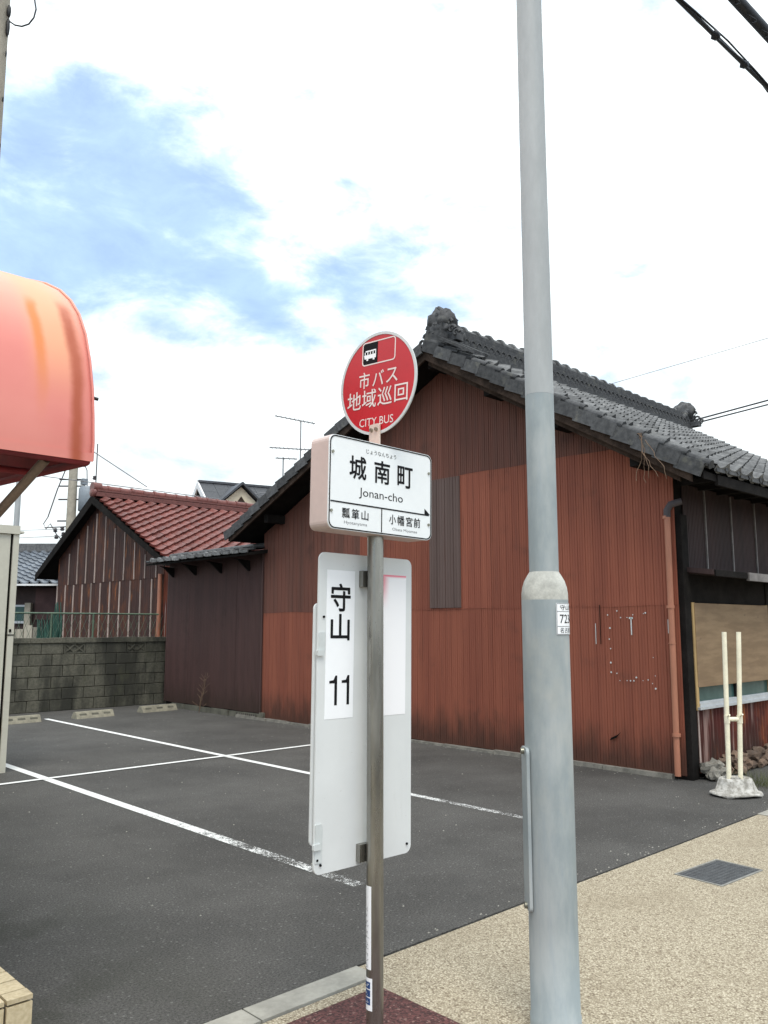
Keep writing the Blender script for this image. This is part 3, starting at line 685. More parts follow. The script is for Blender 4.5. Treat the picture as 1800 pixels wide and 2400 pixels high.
# second flat ridge line below the cap (seen beside the ridge end)
b = MB()
for k in range(3): b.prism([(RXA - .02, RY - .2, RZ + .02 - k * .0), (RXA - .02, RY - .75, RZ - .30), (RXA - .02, RY - .75, RZ - .26), (RXA - .02, RY - .2, RZ + .06)], (.0 + .10, 0, 0)) if k == 0 else b.prism([(RXA + .02 + .16 * k, RY - .2, RZ + .03), (RXA + .02 + .16 * k, RY - .75, RZ - .29), (RXA + .02 + .16 * k, RY - .75, RZ - .25), (RXA + .02 + .16 * k, RY - .2, RZ + .07)], (.1, 0, 0))
b.build('rake_ridge_course', 'tile_dark', roof)

# lean-to eave over the dark wall
b = MB(); LX, LZ = 7.45, 2.66
b.prism([(LX, 11.0, LZ - .02), (8.0, 11.0, LZ + .10), (8.0, 11.0, LZ + .03), (LX, 11.0, LZ - .05)], (0, 3.35, 0))
lean = b.build('lean_to_roof', 'dark_wood', ho)
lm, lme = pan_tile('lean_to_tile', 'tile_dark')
sl2 = .12 / .55; c2 = math.hypot(1, sl2); up = Vector((1 / c2, 0, sl2 / c2)); xa = Vector((0, -1, 0)); nn = xa.cross(up)
for j in range(2):
    for i in range(12):
        p = Vector((LX - .03, 14.30, LZ)) + xa * (i * TW) + up * (j * TL) + nn * .004
        link('lean_to_tile', lme, lean, frame(p, xa, up, nn) @ Matrix.Rotation(random.uniform(-.03, .03), 4, 'Z') @ Matrix.Rotation(random.uniform(-.02, .02), 4, 'X'))
mb = MB(); mb.tube([(0, 0, 0), (.05, 0, 0)], .04, 9); mb.box(0.0, .02, -.20, -.03, -.045, 0); e2 = mb.mesh('lean_to_eave_tile', 'tile')
for i in range(12): link('lean_to_eave_tile', e2, lean, Matrix.Translation((LX - .05, 14.30 - TW * (i + .86), LZ + .036 + random.uniform(-.008, .008))))
b = MB(); b.tube([(LX + .50, 11.1, LZ + .15), (LX + .50, 14.3, LZ + .15)], .055, 8); b.build('lean_to_ridge', 'tile_dark', lean)
b = MB()
for yy in (11.5, 12.35, 13.2, 14.0):
    b = MB(); b.prism([(LX + .1, yy, LZ - .06), (WX + .0, yy, LZ - .09), (WX + .0, yy, LZ - .26), (WX - .025, yy, LZ - .26), (LX + .18, yy, LZ - .09)], (0, .035, 0))
    b.build('eave_bracket', 'dark_wood', lean)

# street front
FY = 3.95
b = MB(); b.box(7.885, 8.02, FY - .035, FY + .019, 0, 2.62); b.build('corner_post', 'dark_wood', ho)
b = MB(); b.box(9.9, 10.02, FY - .035, FY + .019, 0, 1.98); b.build('corner_post', 'dark_wood', ho)
x = 8.02; k = 0
for x1 in (8.5, 9.14, 9.78, 10.42, 11.06, 11.7):
    mb = MB(); ribs(mb, (0, FY - .001 * (k % 2), 0), (1, 0, 0), (0, -1, 0), x, x1 - .012, lambda u: 2.07, lambda u: 2.95); mb.build('street_sheet', 'black_sheet', wall)
    b = MB(); b.box(x1 - .012, x1 + .006, FY - .016, FY, 2.07 + random.uniform(0, .02), 2.93); b.build('batten', 'dull_alu', wall); x = x1 + .006; k += 1
b = MB(); b.box(8.0, 11.6, FY - .30, FY + .01, 2.02, 2.045); b.prism([(7.97, FY - .30, 2.0), (7.97, FY - .30, 2.05), (7.97, FY, 2.09), (7.97, FY, 2.04)], (.03, 0, 0)); can = b.build('canopy', 'black_sheet', ho)
b = MB(); b.box(8.75, 11.6, FY - .335, FY - .302, 1.965, 2.05); b.build('canopy_edge', 'dull_alu', can)
b = MB(); b.box(8.0, 8.745, FY - .32, FY - .302, 1.985, 2.048); b.build('canopy_edge', 'dark_wood', can)
b = MB(); b.box(8.02, 11.6, FY - .02, FY + .018, 1.73, 2.019); b.build('lintel', 'dark_wood', ho)
win = MB(); win.box(8.02, 8.075, FY - .045, FY + .01, .66, 1.73); win.box(9.845, 9.9, FY - .045, FY + .01, .66, 1.73); win = win.build('window', 'cream_wood', ho)
b = MB(); b.box(8.076, 9.844, FY - .010, FY + .012, .70, 1.72); b.build('pane', 'glass', win)
b = MB(); b.box(8.06, 9.89, FY - .05, FY - .012, .885, 1.725); tag(b.build('plywood_cover', 'plywood', win), 'weathered plywood sheet closing the window')
b = MB(); b.box(8.03, 9.88, FY - .075, FY - .003, .665, .69); b.box(8.08, 9.84, FY - .05, FY - .02, .6905, .725); b.box(8.08, 9.84, FY - .03, FY - .0105, .7255, .74); b.build('sill', 'alu', win)
b = MB(); b.box(8.95, 8.985, FY - .035, FY - .0105, .7405, .884); b.build('mullion', 'dark_wood', win)
mb = MB(); ribs(mb, (0, FY - .022, 0), (1, 0, 0), (0, -1, 0), 8.03, 9.88, lambda u: .05, lambda u: .66, .076, .016, True); mb.build('corrugated_panel', 'rust_corr', ho)
b = MB(); b.box(8.035, 8.055, FY - .042, FY - .035, .1, .66); b.box(8.62, 8.636, FY - .042, FY - .035, .14, .66); b.build('batten', 'batten', ho)
mb = MB(); ribs(mb, (0, FY, 0), (1, 0, 0), (0, -1, 0), 10.03, 13.0, lambda u: .05, lambda u: 2.0); mb.build('street_sheet', 'black_sheet', wall)
# downpipe on the gable corner
b = MB(); b.tube([(WX - .05, 4.035, .04), (WX - .05, 4.02, 2.60)], .031, 14); dp = b.build('downpipe', 'pipe_brown', ho)
b = MB()
for z0, z1, r_ in ((1.67, 1.70, .041), (1.315, 1.325, .037), (.415, .445, .041), (2.575, 2.605, .038)):
    b = MB(); b.tube([(WX - .05, 4.03, z0), (WX - .05, 4.03, z1)], r_, 14); b.build('pipe_collar', 'pipe_brown', dp)
b = MB(); b.tube([(WX - .05, 4.02, 2.59), (WX - .05, 4.02, 2.66), (WX - .03, 3.99, 2.72), (WX + .03, 3.9, 2.75)], .036, 10); b.build('pipe_elbow', 'hook', dp)

# rubble heap under the street wall
rb = thing('rubble_base', 'broken brown stones and crumbling cement heaped under the rusty corrugated panel', 'rubble', (8.8, 3.85, 0))
for i in range(32):
    mb = MB(); lay_ = i % 2; x = 8.0 + (i // 2) * .125 + random.uniform(-.03, .03) + .06 * lay_; sz = random.uniform(.05, .09)
    mb.blob((x, 3.86 - random.uniform(0, .09) + .05 * lay_, +.035 + .08 * lay_ + random.uniform(-.02, .02)), (sz * random.uniform(1, 1.5), sz * .9, sz * random.uniform(.6, .9)), i, .75, 2, 2.9)
    mb.sm = [False] * len(mb.sm); mb.build('stone', 'footing' if i < 7 else 'stone', rb)

# dried vine caught on the roof edge
b = MB()
for k in range(5):
    p = Vector((RXA - .05, 4.02 + k * .012, 3.40)); pts = [p]
    for j in range(9):
        p = p + Vector((random.uniform(-.03, .02), random.uniform(-.035, .03) - .008 * k, -.045 - .02 * random.random())); pts.append(p)
    b.tube(pts, .003, 4)
tag(b.build('dry_vine', 'dry_plant'), 'dry pale vine dangling from the grey tiled roof edge', 'vine')
# dead weed by the dark wall
b = MB()
for k in range(4):
    p = Vector((7.72, 12.75, .0)); d = Vector((random.uniform(-.12, .10), random.uniform(-.2, .2), 1)).normalized(); pts = [p]
    for j in range(8):
        d = (d + Vector((random.uniform(-.2, .2), random.uniform(-.25, .25), 0)) * .3).normalized(); p = p + d * random.uniform(.05, .13); pts.append(p)
        if random.random() < .5: b.tube([p, p + Vector((random.uniform(-.1, .1), random.uniform(-.12, .12), .1))], .003, 4)
    b.tube(pts, [.005 - .0004 * i for i in range(9)], 4)
tag(b.build('dead_weed', 'dry_plant'), 'thin dead brown weed standing against the dark maroon wall', 'weed')
# tuft of grass near the stand
b = MB()
for k in range(260):
    x, y = 8.15 + random.gauss(0, .16), 3.38 + random.gauss(0, .12); h = random.uniform(.04, .17); a = random.uniform(0, 6.28); l = random.uniform(.02, .08)
    b.add([(x - .004, y, 0), (x + .004, y, 0), (x + l * math.cos(a), y + l * math.sin(a), h)], [(0, 1, 2)])
tag(b.build('grass_tuft', 'grass'), 'tuft of yellow green grass growing beside the white concrete stand', 'grass', kind='stuff')

# ------------------------------------------------------------------ two-pipe stand
st = thing('sign_stand', 'two cream upright pipes clamped together in a white concrete foot', 'sign stand', (7.5, 3.33, 0))
b = MB(); Mst = Matrix.Translation((7.50, 3.33, 0)) @ Matrix.Rotation(R(-30), 4, 'Z'); lv = []
n = 40
for z, k in ((0, 1.0), (.022, 1.02), (.036, .97), (.040, .82), (.13, .66), (.15, .63), (.156, .58), (.156, .53), (.135, .50)):
    ring = []
    for i in range(n):
        a = 2 * math.pi * i / n; e = 2.6
        cx = math.copysign(abs(math.cos(a)) ** (2 / e), math.cos(a)) * .225 * k; cy = math.copysign(abs(math.sin(a)) ** (2 / e), math.sin(a)) * .165 * k
        j = 1 + .06 * mnoise.noise(Vector((cx * 14, cy * 14, z * 9))) * (1.6 if z < .06 else .4)
        foot = .022 * max(0, math.cos(4 * a + math.pi)) if z < .02 else 0
        ring.append(Mst @ Vector((cx * j, cy * j, z + (.018 - foot * .8 if z < .01 else 0))))
    lv.append(ring)
vs = [p for r_ in lv for p in r_]; fs = [(i * n + k, i * n + (k + 1) % n, (i + 1) * n + (k + 1) % n, (i + 1) * n + k) for i in range(len(lv) - 1) for k in range(n)]
fs += [tuple(range((len(lv) - 1) * n, len(lv) * n)), tuple(range(n))[::-1]]
b.add(vs, fs, 0, True); b.build('foot', 'stand_base', st)
rv = Vector((.724, -.69, 0)); pa, pb = Vector((7.455, 3.37, .10)), Vector((7.53, 3.30, .10))
ta, tb = pa + rv * .03 + Vector((0, 0, 1.34)), pb + rv * .06 + Vector((0, 0, 1.34))
for p, q in ((pa, ta), (pb, tb)):
    b = MB(); b.tube([p, q], .021, 12); b.build('pipe', 'cream_pipe', st)
f_ = .42; ca, cb = pa.lerp(ta, f_), pb.lerp(tb, f_)
b = MB(); b.tube([ca + Vector((0, 0, -.035)), ca + Vector((0, 0, .035))], .025, 12); b.tube([cb + Vector((0, 0, -.035)), cb + Vector((0, 0, .035))], .025, 12)
b.tube([ca, cb], .020, 10); b.tube([ca + Vector((-.02, -.02, .03)), ca + Vector((-.055, -.05, .045))], .008, 6); b.tube([cb + Vector((-.02, -.02, .03)), cb + Vector((-.05, -.05, .05))], .008, 6)
b.build('clamp', 'cream_pipe', st)
b = MB(); b.tube([pa.lerp(pb, .5) + Vector((0, 0, .04)), pa.lerp(pb, .5) + Vector((0, 0, .06))], .05, 14); b.build('socket', 'stand_base', st)

# ------------------------------------------------------------------ red tiled outbuilding
HX, HY, HZ = 8.42, 18.55, 4.52; GEY0, GEY1, GEZ = 15.0, 21.75, 2.80
slr = (HZ - GEZ) / (HY - GEY0); slb = (HZ - GEZ) / (GEY1 - HY)
def rz2(y): return HZ - (slr * (HY - y) if y < HY else slb * (y - HY))
rh = thing('rusty_outbuilding', 'low outbuilding with a red tiled roof and rusty sheet gable behind the block wall', 'house', (10.5, 18, 0))
b = MB(); b.prism([(HX + .02, 14.92, 0), (HX + .02, 20.85, 0), (HX + .02, 20.85, rz2(20.85) - .16), (HX + .02, HY, HZ - .16), (HX + .02, 14.92, rz2(15.0) - .14)], (5.2, 0, 0)); rw = b.build('wall', 'dark_wood', rh)
T2 = lambda y: rz2(y) - .14
ys = [15.42 + .492 * k for k in range(12)]
for k in range(11):
    a, c = ys[k], min(ys[k + 1], 20.85)
    mb = MB(); ribs(mb, (HX - .002 * (k % 2), 0, 0), (0, 1, 0), (-1, 0, 0), a, c - .03, lambda u: .3, lambda u: 2.50 + .01 * math.sin(u * 3), .10, .004); mb.build('gable_sheet', 'rust_sheet', rw)
    b = MB(); h = 2.50 - random.uniform(0, .06); dy = random.uniform(-.01, .01); b.prism([(HX - .001, c - .03, .4), (HX - .001, c, .4), (HX - .001, c + dy, h), (HX - .001, c - .03 + dy, h)], (-.022, 0, 0)); b.build('batten', 'batten', rw)
for k in range(11):
    a, c = ys[k] - .16 if k else 15.42, ys[k + 1] - .16 if k < 10 else 20.85
    tf = T2
    mb = MB(); ribs(mb, (HX - .006 - .002 * (k % 2), 0, 0), (0, 1, 0), (-1, 0, 0), a, c - .03, lambda u: min(2.485, tf(u) - .01), tf, .10, .004); mb.build('gable_sheet', 'rust_sheet', rw)
    if k < 10:
        zt = T2(c) - random.uniform(.1, .3)
        if zt > 2.6: b = MB(); b.box(HX - .026, HX - .005, c - .03, c - .004, 2.49, zt); b.build('batten', 'batten', rw)
mb = MB(); ribs(mb, (HX, 0, 0), (0, 1, 0), (-1, 0, 0), 14.93, 15.41, lambda u: .3, lambda u: T2(max(u, 15)), .06, .012); mb.build('gable_sheet', 'rust_corr', rw)
b = MB(); b.tube([(HX - .06, 15.47, .3), (HX - .06, 15.47, 2.55)], .045, 10); b.build('downpipe', 'pipe_brown', rh)
b = MB()
RA, RB = 8.20, 13.4
for ye, sl in ((GEY0, slr), (GEY1, slb)): b.prism([(RA + .03, ye, GEZ - .03), (RA + .03, HY, HZ - .03), (RA + .03, HY, HZ - .14), (RA + .03, ye, GEZ - .11)], (RB - RA - .06, 0, 0))
rr = b.build('roof', 'dark_wood', rh)
b = MB(); b.prism([(RA + .01, GEY1, GEZ + .02), (RA + .01, HY, HZ + .02), (RA + .01, HY, HZ - .22), (RA + .01, GEY1, GEZ - .16)], (-.03, 0, 0)); b.prism([(RA + .01, GEY0, GEZ + .0), (RA + .01, HY, HZ + .0), (RA + .01, HY, HZ - .18), (RA + .01, GEY0, GEZ - .12)], (-.03, 0, 0)); b.build('barge_board', 'dark_wood', rr)
rm, rme = pan_tile('red_roof_tile', 'red_tile', .29, .30, .068, .034, .046)
fr = slope_frames(RA - .02, RB, GEY0 - .03, GEZ, slr, math.hypot(HY - GEY0, HZ - GEZ) - .10, -1, .29, .25)
lay(fr, rm, rme, rr, 'red_tile', 'red_roof_tile', 295)
fr = slope_frames(RA - .02, RB, GEY1 + .03, GEZ, slb, math.hypot(GEY1 - HY, HZ - GEZ) - .10, 1, .27, .225); lay(fr, rm, rme, rr, 'red_tile', 'far_slope_tile', 0)
b = MB(); zz = HZ - .02
for k, hw in enumerate((.17, .15, .13)): b.box(RA + .02 + .02 * k, RB - .05, HY - hw, HY + hw, zz, zz + .045 + .012 * (k == 0)); zz += .062
b.build('ridge_course', 'red_tile', rr)
mb = MB(); mb.tube([(0, 0, 0), (.3, 0, 0)], .085, 9); mb.tube([(0, 0, 0), (.05, 0, 0)], .10, 9); c_ = mb.mesh('ridge_cap', 'red_tile')
for k in range(18): link('ridge_cap', c_, rr, Matrix.Translation((RA + .05 + k * .3, HY, zz + .015 + random.uniform(-.008, .008))))
b = MB(); b.tube([(RA - .02, HY, zz + .03), (RA + .18, HY, zz + .03)], .13, 12); b.blob((RA + .02, HY, zz - .10), (.07, .16, .13), 2, .3, 2, 3); b.build('ridge_end_tile', 'red_tile', rr)

# ------------------------------------------------------------------ things behind the block wall
b = MB(); b.tube([(5.2, 15.3, 1.72), (8.26, 15.3, 1.72)], .016, 6)
for x in (5.3, 6.1, 6.9): b.tube([(x, 15.3, 0), (x, 15.3, 1.72)], .018, 6)
fn = thing('mesh_fence', 'thin green rail and wire fence just behind the stained block wall', 'fence', (6.7, 15.3, 0)); b.build('frame', 'rail', fn)
b = MB()
for k in range(26):
    x = 5.2 + k * .12; b.tube([(x, 15.3, 1.0), (x + .28, 15.3, 1.7)], .0035, 3); b.tube([(x + .28, 15.308, 1.0), (x, 15.308, 1.7)], .0035, 3)
b.build('wire_mesh', 'rail', fn)
b = MB()     # net draped over a frame
for k in range(16):
    x = 6.36 + k * .03; h = 1.55 + .5 * (k / 15) ** 2 + random.uniform(-.1, .08)
    b.tube([(x + random.uniform(-.03, .03), 16.6 + random.uniform(-.15, .15), 1.0), (x + random.uniform(-.02, .02), 16.6, (1 + h) / 2), (x + random.uniform(-.04, .04), 16.6 + random.uniform(-.1, .1), h)], [.022, .03, .008], 5)
tag(b.build('garden_net', 'net'), 'dark green netting bunched beside the rusty gable', 'net')
gh = thing('blue_tiled_house', 'low house with a blue grey tiled roof far beyond the shed', 'house', (8, 23, 0))
Mg = Matrix.Translation((8.05, 22.71, 0)) @ Matrix.Rotation(R(-43.6), 4, 'Z')       # local x runs across the view, y away
b = MB(); b.box(-5, 3.0, .5, 5.2, 0, 2.62, 0, Mg); gw = b.build('wall', 'house_dark', gh)
b = MB(); b.box(.35, 2.0, .47, .499, 1.65, 2.5, 0, Mg); b.build('wall_panel', 'house_mauve', gh)
b = MB(); b.prism([Mg @ Vector((-5.3, 0, 2.60)), Mg @ Vector((-5.3, 2.9, 3.72)), Mg @ Vector((-5.3, 5.8, 2.6)), Mg @ Vector((-5.3, 5.8, 2.52)), Mg @ Vector((-5.3, 2.9, 3.62)), Mg @ Vector((-5.3, 0, 2.52))], Mg.to_3x3() @ Vector((8.6, 0, 0))); gr_ = b.build('roof', 'dark_wood', gh)
gm, gme = pan_tile('tile', 'blue_tile', .27, .27, .046, .03, .05, 6); L = math.hypot(2.9, 1.12); fld = MB()
xa = Mg.to_3x3() @ Vector((1, 0, 0)); up = Mg.to_3x3() @ Vector((0, 2.9 / L, 1.12 / L)); nn = xa.cross(up)
n_ = 0
for j in range(13):
    for i in range(31):
        p = Mg @ Vector((-5.25 + i * .27, -.02, 2.61)) + up * (j * .232)
        M = frame(p, xa, up, nn)
        if 17 <= i <= 25: link('tile', gme, gr_, M @ Matrix.Rotation(random.uniform(-.012, .012), 4, 'Z'))
        else: fld.add([M @ Vector(v) for v in gm.v], gm.f)
tag(fld.build('tile_field', 'blue_tile', gr_), kind='stuff')
b = MB(); b.box(-5.3, 3.3, 2.76, 3.04, 3.70, 3.95, 0, Mg); b.build('ridge_course', 'tile', gr_)
b = MB(); b.box(-5.3, 3.3, -.06, .0, 2.545, 2.595, 0, Mg); b.build('gutter', 'white_trim', gr_)
b = MB(); b.box(-.45, .22, .44, .498, 1.55, 2.05, 0, Mg); wv = b.build('window', 'alu', gh)
b = MB(); b.box(-.42, .12, .43, .4395, 1.62, 2.0, 0, Mg); b.build('pane', 'glass', wv)
b = MB(); b.box(.14, .30, .3, .437, .0, 2.1, 0, Mg); b.build('post', 'pale_panel', gh)
for k in range(7):
    b = MB(); b.box(-.5 + k * .24, -.28 + k * .24, .15 + .004 * k, .19 + .004 * k, 0, 1.5 - .05 * (k % 3), 0, Mg); b.build('plank', 'pale_panel', gh)

# slate roofed house far behind
dh = thing('slate_roofed_house', 'far house with a dark slate roof and small cream gable', 'house', (15, 23, 0))
Ms = Matrix.Translation((14.0, 22.7, 0)) @ Matrix.Rotation(R(-43.6 + 28), 4, 'Z')       # local x along the ridge
b = MB(); b.box(-.1, 6.2, -2.6, 2.6, 0, 4.1, 0, Ms); b.prism([Ms @ Vector((-.1, -2.6, 4.1)), Ms @ Vector((-.1, 0, 5.9)), Ms @ Vector((-.1, 2.6, 4.1))], Ms.to_3x3() @ Vector((6.3, 0, 0))); b.build('wall', 'cream_wall', dh)
b = MB(); L = math.hypot(3.0, 2.1); fld = MB()
for s in (-1, 1): b.prism([Ms @ Vector((-.45, 3.0 * s, 3.93)), Ms @ Vector((-.45, 0, 6.03)), Ms @ Vector((-.45, 0, 5.93)), Ms @ Vector((-.45, 3.0 * s, 3.83))], Ms.to_3x3() @ Vector((7.2, 0, 0)))
dr = b.build('roof', 'slate', dh)
up = Ms.to_3x3() @ Vector((0, 3.0 / L, 2.1 / L)); xa = Ms.to_3x3() @ Vector((1, 0, 0)); nn = xa.cross(up)
for j in range(16):
    for i in range(16):
        M = frame(Ms @ Vector((-.45 + i * .45, -3.0, 3.935)) + up * (j * .23), xa, up, nn); h = random.uniform(.012, .02)
        fld.box(.004, .446, 0, .24, .001, h, 0, M)
tag(fld.build('slate_course', 'slate', dr), kind='stuff')
b = MB(); b.box(-.48, 6.8, -.09, .09, 6.02, 6.09, 0, Ms); b.build('ridge_course', 'slate', dr)
b = MB()
for s in (-1, 1): b.prism([Ms @ Vector((-.46, 3.0 * s, 3.95)), Ms @ Vector((-.46, 0, 6.05)), Ms @ Vector((-.46, 0, 5.83)), Ms @ Vector((-.46, 3.0 * s, 3.74))], Ms.to_3x3() @ Vector((-.05, 0, 0)))
b.build('gable_trim', 'white_trim', dr)
dm = MB(); cx = .45; dm.prism([Ms @ Vector((cx - .62, -1.55, 4.8)), Ms @ Vector((cx + .62, -1.55, 4.8)), Ms @ Vector((cx + .62, -1.55, 5.15)), Ms @ Vector((cx, -1.55, 5.72)), Ms @ Vector((cx - .62, -1.55, 5.15))], Ms.to_3x3() @ Vector((0, 1.3, 0))); dmo = dm.build('dormer', 'cream_wall', dh)
b = MB()
for s in (-1, 1): b.prism([Ms @ Vector((cx, -1.72, 5.86)), Ms @ Vector((cx + .8 * s, -1.72, 5.13)), Ms @ Vector((cx + .8 * s, -1.72, 5.06)), Ms @ Vector((cx, -1.72, 5.78))], Ms.to_3x3() @ Vector((0, 1.5, 0)))
b.build('dormer_roof', 'slate', dmo)
b = MB(); b.prism([Ms @ Vector((cx - .16, -1.57, 5.2)), Ms @ Vector((cx + .16, -1.57, 5.2)), Ms @ Vector((cx, -1.57, 5.42))], Ms.to_3x3() @ Vector((0, -.01, 0))); b.build('dormer_vent', 'brown_wood', dmo)

# roof antennas
def antenna(base, top, booms, label):
    o = thing('roof_antenna', label, 'antenna', base, 'antennas on the roofs behind')
    b = MB(); b.tube([base, top], .022, 6); b.build('mast', 'wire_grey', o)
    for (z, a, l0, l1, tilt, n) in booms:
        c = Vector((base[0], base[1], z)); d = Vector((math.cos(R(a)), math.sin(R(a)), 0)); sd_ = Vector((-d.y, d.x, 0)); b = MB()
        p, q = c - d * l0 + Vector((0, 0, l0 * tilt)), c + d * l1 - Vector((0, 0, l1 * tilt)); b.tube([p, q], .02, 5)
        for k in range(n):
            m = p.lerp(q, (k + .5) / n); e = .18 + .10 * k / n; b.tube([m - sd_ * e, m + sd_ * e], .007, 4)
        b.build('boom', 'wire_grey', o)
antenna((15.98, 20.69, 5.7), (15.98, 20.69, 8.08), [(8.07, -43.6, .85, .46, .20, 9), (7.13, -43.6, 1.0, .35, .06, 10)], 'taller roof antenna with two long slanting booms')
antenna((15.58, 21.07, 5.5), (15.58, 21.07, 6.86), [(6.83, -43.6, .25, .45, .05, 4)], 'shorter antenna with a single small boom')

# ------------------------------------------------------------------ far utility pole with transformer
up_ = thing('utility_pole', 'distant concrete utility pole carrying a grey transformer and wires', 'utility pole', (12.34, 29.66, 0))
b = MB(); b.tube([(12.34, 29.66, 0), (12.34, 29.66, 11)], [.20, .14], 10); b.build('pole', 'pole_concrete', up_)
rt = Vector((.724, -.69, 0)); c0 = Vector((12.34, 29.66, 0))
def at(r_, z, f=0): return c0 + rt * r_ + Vector((.69, .724, 0)) * f + Vector((0, 0, z))
b = MB(); b.lathe(at(.55, 5.65), [(.26, 0), (.30, .03), (.30, .85), (.24, .92)], 12); b.build('transformer', 'transformer', up_)
b = MB(); b.lathe(at(.95, 5.6), [(.15, 0), (.17, .55), (.10, .6)], 8); b.box(-.1, .1, -.1, .1, 0, .22, 0, Matrix.Translation(at(.42, 6.65))); b.box(-.18, .18, -.1, .1, 0, .26, 0, Matrix.Translation(at(-.42, 7.28)) @ Matrix.Rotation(R(25), 4, 'Y')); b.build('switch_box', 'transformer', up_)
b = MB()
for z in (7.5, 7.35, 6.85, 6.6, 6.1, 5.3): b = MB(); b.tube([at(-.5, z), at(.45, z)], .03, 5); b.build('crossarm', 'hook', up_)
b = MB()
for z, r_ in ((7.62, -.35), (7.62, .3), (4.95, -.55), (4.7, -.5), (4.45, -.35), (5.0, -.3), (4.8, -.25), (7.45, -.2), (6.9, .8), (6.5, .95)): b.lathe(at(r_, z), [(.05, -.06), (.085, -.02), (.05, .02), (.085, .05), (.03, .09)], 7)
b.build('insulator', 'hook', up_)
b = MB(); b.tube([at(.85, 5.6), at(.85, 8.2)], .022, 6); b.tube([at(-.30, 7.2), at(-.55, 6.5), at(-.85, 5.45)], .022, 5); b.tube([at(-.85, 5.45), at(-1.0, 5.2), at(-.9, 5.0), at(-.75, 5.2), at(-.5, 4.8), at(-.3, 4.6)], .018, 5); b.tube([at(-.95, 5.05), at(0, 5.1)], .02, 5); b.tube([at(.3, 7.6), at(.5, 7.2), at(.55, 6.4)], .018, 5); b.build('lead', 'hook', up_)
b = MB(); b.tube([(12.34 - 25, 29.66 + 12, 4.9), (6, 32.8, 4.55), at(-.2, 5.0)], .009, 4); b.tube([(12.34 - 25, 29.66 + 12, 4.5), (6, 32.8, 4.2), at(-.2, 4.75)], .009, 4)
tag(b.build('service_wire', 'wire_grey'), 'pair of faint grey wires running low towards the distant utility pole', 'wire')
b = MB(); b.tube([(10.9, 31.05, 0), (10.9, 31.05, 9)], [.12, .10], 8); tag(b.build('steel_pole', 'galv_dull'), 'slim plain grey pole rising behind the beige shed', 'pole')
b = MB(); p0, p1, p2 = Vector((8.35, 18.5, 4.95)), Vector((7.9, 20.2, 6.05)), Vector((6.2, 22.2, 6.6))
b.tube([Vector((9.55, 18.5, 4.88)), Vector((8.2, 19.8, 6.1)), Vector((5.5, 22.5, 8.5))], .012, 4)
tag(b.build('drop_wire', 'wire_grey'), 'thin wire dropping steeply to the red tiled ridge', 'wire')
b = MB(); b.tube([Vector((4.0, 24.5, 6.75)), Vector((8.4, 22.5, 5.55)), Vector((13.6, 21.6, 5.35)), Vector((17, 20, 6.1))], .012, 4)
tag(b.build('slack_wire', 'wire_grey'), 'slack thin wire sagging above the red tiled roof', 'wire')

# ------------------------------------------------------------------ beige shed
sh_ = thing('beige_shed', 'tall beige metal shed with a flat cap at the lot edge', 'shed', (2.2, 9.6, 0))
b = MB(); b.box(1.3, 3.115, 9.012, 10.6, .02, 2.46); b.build('body', 'shed', sh_)
b = MB(); b.box(3.14, 3.2, 9.0, 9.05, 0, 2.46); b.build('corner_post', 'shed', sh_)
b = MB(); b.box(3.116, 3.139, 9.02, 10.6, 0, 2.46); b.build('groove', 'dark_void', sh_)
b = MB(); b.box(1.25, 3.20, 8.985, 10.65, 2.462, 2.55); b.box(3.05, 3.26, 9.03, 9.25, 2.478, 2.50); b.build('cap', 'shed', sh_)
b = MB(); b.box(3.12, 3.203, 8.995, 9.0, 1.395, 1.405); b.box(3.15, 3.17, 8.99, 9.0, 1.43, 1.46); b.build('catch', 'dark_void', sh_)

# ------------------------------------------------------------------ shop with step and awning
shp = thing('corner_shop', 'plain rendered shop whose faded awning overhangs the footpath', 'shop', (-1.5, 5.5, 0))
b = MB(); b.box(-5, 1.04, 3.72, 8.2, 0, 3.12); b.build('wall', 'shop', shp)
b = MB(); b.box(-2.2, .6, 3.70, 3.719, .2, 2.0); b.build('shutter', 'shed', shp)
stp = thing('tiled_step', 'low cream tiled step in front of the shop', 'step', (0.3, 3.4, 0))
b = MB(); b.box(-.9, 1.245, 3.145, 3.71, 0, .184); b.build('core', 'grout', stp)
for i in range(22):
    x1 = 1.255 - i * .098; x0 = x1 - .088
    for (ya, yb) in ((3.205, 3.295), (3.305, 3.395), (3.405, 3.495), (3.505, 3.60), (3.61, 3.71)):
        b = MB(); b.box(x0, x1, ya, yb, .186, .2 + random.uniform(-.001, .001)); b.build('tile', 'step_tile', stp)
    b = MB(); b.box(x0, x1, 3.13, 3.195, .186, .2015); b.build('nosing_tile', 'step_tile', stp)
    b = MB(); b.box(x0, x1, 3.13, 3.144, .002, .178); b.build('riser_tile', 'step_tile', stp)
for (ya, yb) in ((3.147, 3.295), (3.305, 3.395), (3.405, 3.495), (3.505, 3.60), (3.61, 3.71)):
    b = MB(); b.box(1.246, 1.256, ya, yb, .002, .178); b.build('riser_tile', 'step_tile', stp)
aw = thing('shop_awning', 'faded salmon red rounded awning with orange rust streaks', 'awning', (0, 3.2, 2.05))
prof = [(2.730, 2.065), (2.728, 2.13), (2.738, 2.22), (2.757, 2.33), (2.79, 2.44), (2.838, 2.55), (2.905, 2.645), (2.99, 2.725), (3.10, 2.80), (3.25, 2.875), (3.45, 2.955), (3.71, 3.04)]
XE = 1.208; xs = [-2.2, -1, 0, .5, .8, 1.0, 1.1, 1.15, 1.185, 1.20, 1.208]
def inset(x):       # the cloth is drawn in round the end hoop
    d = XE - x; return .0 if d > .03 else .008 * (1 - d / .03) ** 2
b = MB(); vs = []; cy, cz = 3.55, 2.3
